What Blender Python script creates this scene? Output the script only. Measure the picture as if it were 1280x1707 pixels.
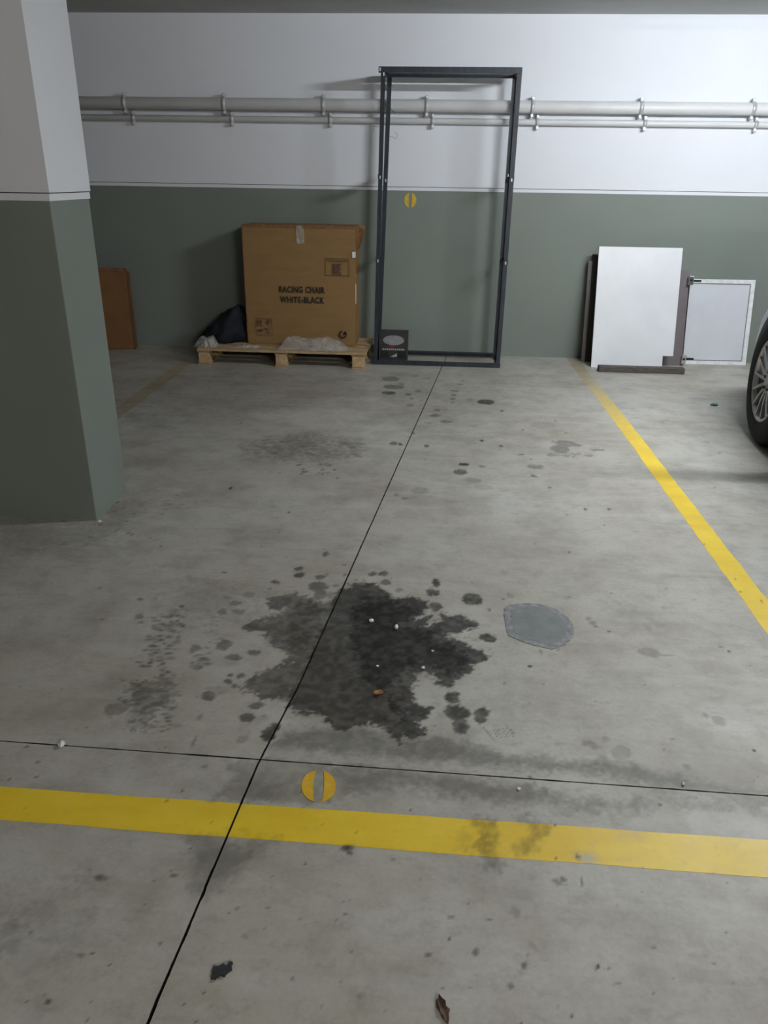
import bpy, bmesh, math, random
import numpy as np
from mathutils import Vector, Matrix, noise as mnoise

for o in list(bpy.data.objects):
    bpy.data.objects.remove(o)
SC = bpy.context.scene
COL = SC.collection
random.seed(4)

# ------------------------------------------------------------------ camera
F_PX, PITCH, YAW, ROLL, CAM_H = 1284.3, 0.4110, 0.0633, 0.0154, 1.30
cd = bpy.data.cameras.new('camera')
cd.sensor_fit = 'HORIZONTAL'; cd.sensor_width = 36.0
cd.lens = 36.0 * F_PX / 1280.0
cd.clip_start = 0.02; cd.clip_end = 100
cam = bpy.data.objects.new('camera', cd); COL.objects.link(cam)
fw = Vector((-math.sin(YAW) * math.cos(PITCH), math.cos(YAW) * math.cos(PITCH), -math.sin(PITCH)))
rt0 = Vector((math.cos(YAW), math.sin(YAW), 0)); up0 = rt0.cross(fw)
rt = rt0 * math.cos(ROLL) + up0 * math.sin(ROLL)
up = up0 * math.cos(ROLL) - rt0 * math.sin(ROLL)
m = Matrix.Identity(4)
for i in range(3):
    m[i][0] = rt[i]; m[i][1] = up[i]; m[i][2] = -fw[i]
m[2][3] = CAM_H
cam.matrix_world = m
SC.camera = cam

# ------------------------------------------------------------------ world, exposure, lamps
w = bpy.data.worlds.new('world'); SC.world = w; w.use_nodes = True
w.node_tree.nodes['Background'].inputs[0].default_value = (0.02, 0.02, 0.022, 1)
w.node_tree.nodes['Background'].inputs[1].default_value = 0.3
SC.view_settings.view_transform = 'Standard'
SC.view_settings.look = 'None'
SC.view_settings.exposure = 0.0
SC.view_settings.gamma = 1.0
SC.view_settings.use_curve_mapping = False
# ceiling tube lamps: x, y, emission strength, label
LAMPS = [
    (2.05, 3.60, 640, (0.90, 0.955, 1.0), 'white fluorescent tube lamp on the ceiling above the parked car'),
    (8.25, 3.60, 250, (0.95, 0.97, 1.0), 'white fluorescent tube lamp on the ceiling far right of the parked car'),
    (2.05, -2.50, 770, (1.0, 0.97, 0.92), 'white fluorescent tube lamp on the ceiling over the aisle, right side'),
    (-4.15, -2.50, 30, (1.0, 0.97, 0.92), 'white fluorescent tube lamp on the ceiling over the aisle, left side'),
]
CEIL = 2.321; YW = 6.183; BAND = 1.205

# ------------------------------------------------------------------ materials
def nodes_of(name):
    m = bpy.data.materials.new(name); m.use_nodes = True
    nt = m.node_tree; b = nt.nodes['Principled BSDF']
    return m, nt, b
def N(nt, t, **kw):
    n = nt.nodes.new(t)
    for k, v in kw.items():
        if k in n.inputs: n.inputs[k].default_value = v
        else: setattr(n, k, v)
    return n
def mixc(nt, fac, a, b, blend='MIX'):
    n = nt.nodes.new('ShaderNodeMix'); n.data_type = 'RGBA'; n.blend_type = blend
    for idx, v in ((0, fac), (6, a), (7, b)):
        if isinstance(v, bpy.types.NodeSocket): nt.links.new(v, n.inputs[idx])
        elif idx == 0: n.inputs[0].default_value = v
        else: n.inputs[idx].default_value = (*v[:3], 1)
    return n.outputs[2]
def noise_out(nt, scale, detail=4, rough=.55, coord='Object', stretch=None, obj=True):
    tc = nt.nodes.new('ShaderNodeTexCoord')
    src = tc.outputs['Object']
    if coord == 'Position':
        src = nt.nodes.new('ShaderNodeNewGeometry').outputs['Position']
    if stretch:
        mp = nt.nodes.new('ShaderNodeMapping'); mp.inputs['Scale'].default_value = stretch
        nt.links.new(src, mp.inputs[0]); src = mp.outputs[0]
    n = N(nt, 'ShaderNodeTexNoise', Scale=scale, Detail=detail, Roughness=rough)
    nt.links.new(src, n.inputs['Vector'])
    return n.outputs['Fac']
def ramp(nt, sock, a, b, ca=(0, 0, 0), cb=(1, 1, 1)):
    r = nt.nodes.new('ShaderNodeValToRGB')
    r.color_ramp.elements[0].position = a; r.color_ramp.elements[1].position = b
    r.color_ramp.elements[0].color = (*ca, 1); r.color_ramp.elements[1].color = (*cb, 1)
    nt.links.new(sock, r.inputs[0]); return r.outputs[0]
def bump(nt, b, sock, strength=.2, dist=.002):
    n = nt.nodes.new('ShaderNodeBump'); n.inputs['Strength'].default_value = strength; n.inputs['Distance'].default_value = dist
    nt.links.new(sock, n.inputs['Height']); nt.links.new(n.outputs[0], b.inputs['Normal'])
def simple(name, col, rough=.6, metal=0., var=.12, scale=8, spec=.5, stretch=None, bmp=0, bscale=60, bdist=.001, detail=4, coord='Object'):
    m, nt, b = nodes_of(name)
    f = noise_out(nt, scale, detail, stretch=stretch, coord=coord)
    lo = [c * (1 - var) for c in col]; hi = [min(1, c * (1 + var)) for c in col]
    nt.links.new(mixc(nt, ramp(nt, f, .3, .7), lo, hi), b.inputs['Base Color'])
    b.inputs['Roughness'].default_value = rough; b.inputs['Metallic'].default_value = metal
    b.inputs['Specular IOR Level'].default_value = spec
    if bmp: bump(nt, b, noise_out(nt, bscale, 3, coord=coord), bmp, bdist)
    return m

M = {}
M['white_wall'] = simple('white_wall_paint', (.745, .76, .805), .75, var=.025, scale=1.3, bmp=.15, bscale=120, coord='Position', spec=.3)
M['green_wall'] = simple('sage_wall_paint', (.198, .222, .198), .62, var=.05, scale=1.6, bmp=.15, bscale=110, coord='Position', spec=.35)
M['ceiling'] = simple('ceiling_concrete', (.50, .505, .49), .9, var=.08, scale=1.5, coord='Position', spec=.2)
M['joint'] = simple('joint_dirt', (.018, .016, .014), .95, var=.4, scale=30, coord='Position')

def floor_mat(name, kind):
    m, nt, b = nodes_of(name)
    big = noise_out(nt, .9, 5, .6, 'Position'); mid = noise_out(nt, 5, 7, .68, 'Position'); fine = noise_out(nt, 90, 3, .6, 'Position')
    streak = noise_out(nt, 4, 6, .62, 'Position', stretch=(.6, 2.6, 1)); cloud = noise_out(nt, 2.1, 6, .7, 'Position')
    def part(sock, lo, hi, amt): return mixc(nt, 1.0, ramp(nt, sock, lo, hi), (amt,) * 3, 'MULTIPLY')
    conc = mixc(nt, ramp(nt, big, .35, .68), (.402, .374, .310), (.508, .500, .462))
    conc = mixc(nt, part(cloud, .47, .72, .72), conc, (.262, .228, .180))
    conc = mixc(nt, part(mid, .46, .74, .72), conc, (.245, .222, .185))
    conc = mixc(nt, part(streak, .50, .70, .42), conc, (.53, .525, .50))
    blot = noise_out(nt, 14, 5, .72, 'Position', stretch=(1, 1.5, 1))
    conc = mixc(nt, part(blot, .52, .72, .5), conc, (.25, .228, .19))
    conc = mixc(nt, part(fine, .35, .75, .22), conc, (.22, .21, .19))
    if kind == 'concrete':
        col = conc
    else:
        we = N(nt, 'ShaderNodeAttribute', attribute_name='wear')
        wn = noise_out(nt, 30, 6, .7, 'Position')
        paint = mixc(nt, ramp(nt, mid, .35, .7), (.76, .52, .018), (.86, .63, .05))
        paint = mixc(nt, part(streak, .45, .7, .35), paint, (.60, .38, .02))
        dirt = mixc(nt, .5, conc, (.33, .23, .08))
        ad = nt.nodes.new('ShaderNodeMath'); ad.operation = 'MULTIPLY_ADD'; ad.inputs[1].default_value = .7
        nt.links.new(wn, ad.inputs[0]); nt.links.new(we.outputs['Fac'], ad.inputs[2])
        col = mixc(nt, ramp(nt, ad.outputs[0], .42, 1.25), paint, dirt)
        col = mixc(nt, ramp(nt, ad.outputs[0], .68, .80), col, conc) if kind == 'yellow' else col
    at = N(nt, 'ShaderNodeAttribute', attribute_name='stain'); br = N(nt, 'ShaderNodeAttribute', attribute_name='brown')
    col = mixc(nt, br.outputs['Fac'], col, (.125, .088, .056))
    oil = mixc(nt, ramp(nt, fine, .3, .7), (.010, .010, .0095), (.020, .0195, .018))
    col = mixc(nt, at.outputs['Fac'], col, oil)
    nt.links.new(col, b.inputs['Base Color'])
    rb = (.40, .52) if kind != 'concrete' else (.44, .58)
    rr = mixc(nt, at.outputs['Fac'], ramp(nt, mid, .3, .7, (rb[0],) * 3, (rb[1],) * 3), (.46, .46, .46))
    nt.links.new(rr, b.inputs['Roughness'])
    nt.links.new(mixc(nt, at.outputs['Fac'], (.45,) * 3, (.16,) * 3), b.inputs['Specular IOR Level'])
    bump(nt, b, noise_out(nt, 140, 4, .6, 'Position'), .12, .0015)
    return m
M['floor'] = floor_mat('garage_concrete', 'concrete')
M['line_yellow'] = floor_mat('yellow_line_paint', 'yellow')
M['line_faded'] = floor_mat('faded_yellow_line_paint', 'faded')
M['mark'] = simple('stencil_yellow', (.66, .40, .02), .6, var=.15, scale=40, coord='Position')
M['mark_wall'] = simple('stencil_yellow_wall', (.62, .42, .03), .6, var=.15, scale=40, coord='Position')
M['patch'] = simple('cement_patch', (.180, .192, .192), .6, var=.14, scale=22, bmp=.3, bscale=90, coord='Position')
M['patch_rim'] = simple('cement_patch_rim', (.235, .238, .245), .7, var=.30, scale=45, bmp=.4, bscale=120, coord='Position')
M['pipe'] = simple('pipe_white_paint', (.66, .66, .66), .45, var=.05, scale=5)
M['clip'] = simple('clip_painted_steel', (.50, .50, .51), .45, .3, var=.1)
M['card'] = simple('cardboard_brown', (.262, .158, .066), .85, var=.07, scale=5, spec=.2, stretch=(1, 1, 4))
M['card_edge'] = simple('cardboard_worn_edge', (.21, .108, .048), .9, var=.25, scale=25, spec=.2)
M['card_orange'] = simple('cardboard_orange_brown', (.20, .10, .042), .85, var=.1, scale=6, spec=.2)
M['ink'] = simple('black_print', (.022, .016, .012), .8, var=.2, scale=30)
M['ink_soft'] = simple('faint_print', (.10, .056, .03), .8, var=.3, scale=60)
M['sticker'] = simple('white_sticker', (.78, .78, .78), .5, var=.04)
M['wood'] = simple('pallet_wood', (.42, .30, .17), .8, var=.22, scale=6, stretch=(1.5, 12, 12), spec=.25, bmp=.3, bscale=40)
M['wood_end'] = simple('pallet_end_grain', (.50, .34, .19), .85, var=.28, scale=18, spec=.2)
M['bag'] = simple('dark_bag_fabric', (.010, .013, .018), .8, var=.3, scale=14, spec=.25, bmp=.3, bscale=60)
M['rack'] = simple('slate_painted_steel', (.030, .036, .047), .40, .25, var=.35, scale=14, stretch=(6, 6, 1))
M['pale_metal'] = simple('bright_metal', (.75, .76, .76), .35, .5, var=.1)
M['wire'] = simple('grey_wire', (.09, .09, .085), .6, var=.1)
M['sbox'] = simple('dark_printed_carton', (.030, .026, .027), .55, var=.15, scale=20)
M['sbox_grey'] = simple('grey_print', (.26, .26, .27), .5, var=.2, scale=30)
M['sbox_red'] = simple('red_print', (.16, .02, .02), .6, var=.3, scale=60)
M['sbox_black'] = simple('black_carton_print', (.006, .007, .008), .5, var=.2)
M['sbox_light'] = simple('pale_print', (.36, .36, .36), .6, var=.3, scale=80)
M['laminate'] = simple('white_laminate', (.74, .75, .775), .34, var=.035, scale=5, bmp=.5, bscale=7, bdist=.006)
M['laminate_door'] = simple('white_door_film', (.66, .67, .71), .38, var=.04, scale=5)
M['rim_white'] = simple('white_door_edge', (.80, .80, .80), .4, var=.12, scale=30)
M['brown_board'] = simple('grey_brown_board', (.150, .125, .130), .55, var=.08, scale=6)
M['dark_board'] = simple('dark_brown_board', (.040, .033, .029), .6, var=.25, scale=8)
M['plank'] = simple('dark_weathered_plank', (.085, .072, .062), .8, var=.5, scale=18, stretch=(1, 6, 6))
M['seal'] = simple('dark_seal', (.10, .10, .11), .7, var=.5, scale=40)
M['chrome'] = simple('hinge_nickel', (.72, .72, .70), .22, 1., var=.08)
M['tyre'] = simple('tyre_rubber', (.012, .012, .013), .8, var=.25, scale=20, spec=.3)
M['alloy'] = simple('wheel_alloy', (.40, .40, .40), .38, .75, var=.1, scale=20)
M['brake'] = simple('brake_dark_metal', (.03, .03, .03), .6, .6, var=.2)
M['caliper'] = simple('brake_caliper_red', (.22, .05, .035), .5, var=.2)
M['carpaint'] = simple('car_grey_metallic', (.30, .30, .34), .28, .6, var=.04)
M['carglass'] = simple('car_glass', (.012, .014, .016), .06, var=.05, spec=.8)
M['lens'] = simple('headlight_lens', (.40, .38, .46), .10, .4, var=.15, scale=12, spec=.9)
M['black_plastic'] = simple('black_plastic', (.012, .012, .013), .6, var=.1)
M['lamp_white'] = simple('lamp_housing_white', (.75, .75, .75), .5, var=.02)
M['stone'] = simple('pale_chip', (.72, .71, .68), .7, var=.12, scale=60)
M['leaf_orange'] = simple('orange_leaf', (.42, .22, .08), .7, var=.3, scale=60)
M['leaf_brown'] = simple('brown_leaf', (.085, .048, .028), .75, var=.4, scale=60)
M['rag'] = simple('dark_rubber_scrap', (.020, .024, .026), .75, var=.3, scale=60)
M['teal'] = simple('teal_scrap', (.05, .15, .15), .6, var=.2, scale=60)
def film_mat():
    m, nt, b = nodes_of('clear_plastic_film')
    f = noise_out(nt, 25, 4)
    nt.links.new(mixc(nt, f, (.55, .55, .53), (.8, .8, .78)), b.inputs['Base Color'])
    b.inputs['Roughness'].default_value = .16
    nt.links.new(ramp(nt, noise_out(nt, 18, 4), .3, .75, (.16,) * 3, (.52,) * 3), b.inputs['Alpha'])
    b.inputs['Specular IOR Level'].default_value = .9
    return m
M['film'] = film_mat()
def emit_mat(strength, color):
    m, nt, b = nodes_of('fluorescent_tube')
    b.inputs['Base Color'].default_value = (.9, .9, .9, 1)
    b.inputs['Emission Color'].default_value = (*color, 1)
    b.inputs['Emission Strength'].default_value = strength
    return m

# ------------------------------------------------------------------ helpers
def link(name, me, mat=None, parent=None, loc=None):
    o = bpy.data.objects.new(name, me); COL.objects.link(o)
    if mat is not None and me is not None and not me.materials: me.materials.append(M[mat] if isinstance(mat, str) else mat)
    if parent is not None: o.parent = parent
    if loc is not None: o.location = loc
    return o
def tag(o, label=None, cat=None, group=None, kind=None):
    if label: o['label'] = label
    if cat: o['category'] = cat
    if group: o['group'] = group
    if kind: o['kind'] = kind
    return o
def empty(name, loc=(0, 0, 0), rz=0.):
    o = bpy.data.objects.new(name, None); COL.objects.link(o); o.location = loc; o.rotation_euler = (0, 0, rz); o.empty_display_size = .05
    return o
def rebase(root):
    """children were written in world coordinates: keep them there under a root that sits at its base"""
    bpy.context.view_layer.update()
    inv = root.matrix_world.inverted()
    for c in root.children: c.matrix_parent_inverse = inv
class B:
    """collects shapes into one mesh"""
    def __init__(s): s.bm = bmesh.new()
    def box(s, x0, x1, y0, y1, z0, z1, bev=0.):
        b = bmesh.new(); bmesh.ops.create_cube(b, size=1)
        for v in b.verts:
            v.co = Vector(((x0 + x1) / 2 + v.co.x * (x1 - x0), (y0 + y1) / 2 + v.co.y * (y1 - y0), (z0 + z1) / 2 + v.co.z * (z1 - z0)))
        if bev: bmesh.ops.bevel(b, geom=b.edges[:], offset=bev, segments=2, profile=.6, affect='EDGES')
        s.merge(b); return s
    def merge(s, b):
        me = bpy.data.meshes.new('t'); b.to_mesh(me); b.free(); s.bm.from_mesh(me); bpy.data.meshes.remove(me)
    def bar(s, p, q, u, wu, wv):
        """rectangular bar from p to q, size wu along u and wv across"""
        p = Vector(p); q = Vector(q); d = (q - p).normalized(); u = Vector(u); u = (u - d * u.dot(d)).normalized(); v = d.cross(u)
        vs = []
        for c in (p, q):
            for a, b_ in ((-1, -1), (1, -1), (1, 1), (-1, 1)):
                vs.append(s.bm.verts.new(c + u * (a * wu / 2) + v * (b_ * wv / 2)))
        for f in ((3, 2, 1, 0), (4, 5, 6, 7), (0, 1, 5, 4), (1, 2, 6, 5), (2, 3, 7, 6), (3, 0, 4, 7)): s.bm.faces.new([vs[i] for i in f])
        return s
    def tube(s, pts, r, seg=10, cap=True):
        pts = [Vector(p) for p in pts]; rings = []
        n = None
        for i, p in enumerate(pts):
            d = (pts[min(i + 1, len(pts) - 1)] - pts[max(i - 1, 0)]).normalized()
            if n is None:
                n = d.orthogonal().normalized()
            n = (n - d * n.dot(d)).normalized(); k = d.cross(n)
            rr = r[i] if isinstance(r, (list, tuple)) else r
            rings.append([s.bm.verts.new(p + n * (rr * math.cos(2 * math.pi * j / seg)) + k * (rr * math.sin(2 * math.pi * j / seg))) for j in range(seg)])
        for a, b_ in zip(rings, rings[1:]):
            for j in range(seg): s.bm.faces.new((a[j], a[(j + 1) % seg], b_[(j + 1) % seg], b_[j]))
        if cap:
            s.bm.faces.new(rings[0][::-1]); s.bm.faces.new(rings[-1])
        return s
    def prism(s, pts, thick):
        """closed outline pts (3D, planar), extruded by vector thick"""
        t = Vector(thick); a = [s.bm.verts.new(Vector(p)) for p in pts]; b_ = [s.bm.verts.new(Vector(p) + t) for p in pts]
        n = len(pts)
        s.bm.faces.new(a); s.bm.faces.new(b_[::-1])
        for i in range(n): s.bm.faces.new((a[i], b_[i], b_[(i + 1) % n], a[(i + 1) % n]))
        return s
    def lathe(s, prof, seg=48, axis='X', c=(0, 0, 0)):
        """prof: list of (offset along axis, radius), closed loop if first==last"""
        rings = []
        for h, r in prof:
            ring = []
            for j in range(seg):
                t = 2 * math.pi * j / seg
                ring.append(s.bm.verts.new(Vector(c) + Vector((h, r * math.cos(t), r * math.sin(t)))))
            rings.append(ring)
        for a, b_ in zip(rings, rings[1:]):
            for j in range(seg): s.bm.faces.new((a[j], a[(j + 1) % seg], b_[(j + 1) % seg], b_[j]))
        return s
    def grid(s, fn, nu, nv):
        vs = [[s.bm.verts.new(Vector(fn(i / nu, j / nv))) for j in range(nv + 1)] for i in range(nu + 1)]
        for i in range(nu):
            for j in range(nv): s.bm.faces.new((vs[i][j], vs[i + 1][j], vs[i + 1][j + 1], vs[i][j + 1]))
        return s
    def out(s, name, mat, parent=None, smooth=False, loc=None):
        bmesh.ops.recalc_face_normals(s.bm, faces=s.bm.faces[:])
        me = bpy.data.meshes.new(name); s.bm.to_mesh(me); s.bm.free()
        if smooth:
            for p in me.polygons: p.use_smooth = True
        return link(name, me, mat, parent, loc)
POLYS = [
 (0.94,0.1,0.006,0.011,0.14,[(-0.272,2.327),(-0.257,2.361),(-0.238,2.356),(-0.224,2.338),(-0.218,2.371),(-0.209,2.346),(-0.169,2.352),(-0.143,2.327),(-0.111,2.256),(-0.078,2.265),(-0.042,2.269),(0.006,2.243),(0.007,2.208),(-0.026,2.122),(-0.003,2.135),(0.019,2.164),(0.034,2.16),(0.02,2.126),(-0.014,2.096),(0.02,2.105),(0.059,2.124),(0.048,2.156),(0.065,2.171),(0.117,2.16),(0.119,2.146),(0.133,2.137),(0.173,2.129),(0.175,2.108),(0.137,2.079),(0.109,2.061),(0.07,2.047),(0.076,2.027),(0.114,2.028),(0.13,2.007),(0.172,1.977),(0.2,1.951),(0.196,1.928),(0.169,1.907),(0.137,1.895),(0.149,1.874),(0.144,1.862),(0.125,1.855),(0.109,1.819),(0.089,1.809),(0.077,1.791),(0.064,1.777),(0.039,1.779),(0.024,1.795),(0.039,1.821),(0.024,1.833),(0.003,1.839),(-0.028,1.85),(-0.007,1.83),(-0.03,1.786),(-0.042,1.76),(-0.024,1.737),(-0.018,1.714),(-0.003,1.704),(0.026,1.699),(0.043,1.681),(0.026,1.658),(0.003,1.634),(-0.01,1.615),(0.018,1.592),(0.021,1.579),(0.001,1.564),(-0.022,1.562),(-0.04,1.567),(-0.037,1.537),(-0.061,1.538),(-0.071,1.557),(-0.071,1.592),(-0.079,1.605),(-0.111,1.602),(-0.139,1.607),(-0.16,1.584),(-0.186,1.571),(-0.218,1.572),(-0.243,1.605),(-0.259,1.633),(-0.302,1.633),(-0.345,1.636),(-0.358,1.654),(-0.345,1.774),(-0.33,1.936),(-0.314,2.133),(-0.297,2.275)]),
 (1,0,0.035,0.022,0.08,[(-0.225,2.282),(-0.126,2.267),(-0.042,2.245),(-0.005,2.219),(-0.042,2.104),(0.054,2.113),(0.133,2.115),(0.065,2.041),(0.108,2.01),(0.181,1.95),(0.142,1.905),(0.105,1.84),(0.064,1.811),(0.003,1.865),(-0.042,1.818),(-0.054,1.751),(-0.032,1.69),(0.026,1.68),(-0.02,1.625),(-0.044,1.553),(-0.068,1.578),(-0.096,1.654),(-0.14,1.727),(-0.189,1.822),(-0.231,1.965),(-0.251,2.139)]),
 (0.8,0.32,0.01,0.016,0.26,[(-0.299,2.215),(-0.345,2.21),(-0.388,2.244),(-0.442,2.258),(-0.466,2.249),(-0.52,2.231),(-0.533,2.174),(-0.497,2.154),(-0.46,2.151),(-0.477,2.114),(-0.53,2.075),(-0.572,2.049),(-0.509,2.011),(-0.478,2.003),(-0.483,1.971),(-0.456,1.922),(-0.413,1.906),(-0.384,1.87),(-0.418,1.82),(-0.461,1.816),(-0.488,1.769),(-0.504,1.715),(-0.46,1.694),(-0.421,1.677),(-0.391,1.684),(-0.355,1.679),(-0.344,1.704),(-0.324,1.875),(-0.305,2.096)]),
 (0.9,0.15,0.03,0.015,0.2,[(-0.309,2.177),(-0.38,2.232),(-0.442,2.189),(-0.453,2.116),(-0.436,2.028),(-0.443,1.943),(-0.384,1.899),(-0.341,1.913),(-0.32,2.039)]),
 (0.76,0.22,0.03,0.015,0.15,[(-0.34,1.633),(-0.345,1.774),(-0.254,1.808),(-0.16,1.725),(-0.14,1.614),(-0.186,1.571),(-0.236,1.599),(-0.259,1.633)]),
 (0.66,0.25,0.012,0.022,0.6,[(-0.845,1.711),(-0.821,1.708),(-0.767,1.735),(-0.738,1.746),(-0.683,1.756),(-0.694,1.724),(-0.696,1.698),(-0.662,1.66),(-0.647,1.629),(-0.689,1.633),(-0.696,1.593),(-0.699,1.548),(-0.688,1.53),(-0.734,1.523),(-0.716,1.554),(-0.753,1.573),(-0.781,1.625),(-0.79,1.657),(-0.828,1.686)]),
 (0.56,0.05,0.026,0.011,0.22,[(-0.343,1.558),(-0.178,1.591),(-0.055,1.556),(0.063,1.566),(0.121,1.545),(0.179,1.533),(0.235,1.512),(0.31,1.523),(0.376,1.507),(0.462,1.515),(0.527,1.504),(0.566,1.483),(0.621,1.48),(0.699,1.467),(0.818,1.454),(0.879,1.448),(0.864,1.41),(0.808,1.427),(0.685,1.424),(0.555,1.436),(0.503,1.447),(0.453,1.466),(0.397,1.465),(0.343,1.472),(0.231,1.471),(0.119,1.477),(-0.051,1.479),(-0.364,1.486)]),
 (0.52,0.08,0.026,0.013,0.22,[(-0.357,1.453),(-0.049,1.439),(0.118,1.43),(0.227,1.416),(0.281,1.413),(0.384,1.384),(0.444,1.368),(0.504,1.402),(0.534,1.376),(0.482,1.35),(0.407,1.34),(0.352,1.35),(0.275,1.361),(0.221,1.346),(0.116,1.362),(-0.046,1.385),(-0.153,1.361),(-0.214,1.409)]),
 (0.48,0,0.03,0.02,0.25,[(0.542,1.427),(0.601,1.41),(0.705,1.404),(0.816,1.421),(0.803,1.387),(0.696,1.378),(0.594,1.384)]),
 (0.38,0.15,0.012,0.012,0.35,[(-0.474,1.438),(-0.382,1.451),(-0.176,1.448),(-0.151,1.352),(-0.175,1.322),(-0.263,1.314),(-0.473,1.306),(-0.436,1.346),(-0.431,1.396)]),
 (0.52,0.15,0.03,0.012,0.2,[(-0.476,1.202),(-0.302,1.204),(-0.337,1.158),(-0.36,1.126),(-0.401,1.072),(-0.432,1.076),(-0.458,1.14)]),
 (0.52,0.12,0.015,0.012,0.3,[(0.121,1.302),(0.167,1.306),(0.178,1.264),(0.168,1.215),(0.184,1.17),(0.164,1.154),(0.141,1.167),(0.124,1.211),(0.139,1.261)]),
 (0.5,0.12,0.015,0.012,0.35,[(0.234,1.32),(0.272,1.306),(0.288,1.274),(0.271,1.239),(0.23,1.212),(0.206,1.218),(0.215,1.251),(0.255,1.262)]),
 (0.22,0.1,0.02,0.015,0.3,[(0.08,1.256),(0.113,1.267),(0.118,1.227),(0.093,1.217)]),
 (0.22,0.5,0.05,0.05,0.5,[(-0.802,2.348),(-0.594,2.281),(-0.588,2.085),(-0.766,2.033),(-0.898,2.132)]),
 (0.18,0.6,0.06,0.05,0.5,[(-0.801,1.019),(-0.685,1.028),(-0.595,0.957),(-0.666,0.892),(-0.735,0.898)]),
 (0.12,0.6,0.06,0.05,0.3,[(0.608,2.312),(0.802,2.372),(0.781,2.212),(0.636,2.162)]),
 (0.4,0.1,0.04,0.04,0.8,[(-0.988,3.795),(-0.905,3.927),(-0.658,4.019),(-0.385,3.944),(-0.351,3.749),(-0.47,3.589),(-0.645,3.552),(-0.889,3.57)]),
 (0.2,0.4,0.05,0.05,0.5,[(-2.409,4.899),(-1.658,5.251),(-0.486,5.402),(-0.472,4.828),(-1.066,4.346),(-1.57,3.936)]),
 (0.25,0.3,0.05,0.05,0.4,[(-1.723,2.72),(-1.338,2.747),(-1.325,3.071),(-1.217,2.959),(-1.229,2.6),(-1.533,2.369)]),
 (0.16,0.4,0.06,0.05,0.4,[(-0.408,5.505),(0.463,5.618),(0.468,4.169),(0.257,3.934),(-0.093,3.895),(-0.29,4.438)]),
]
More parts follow.
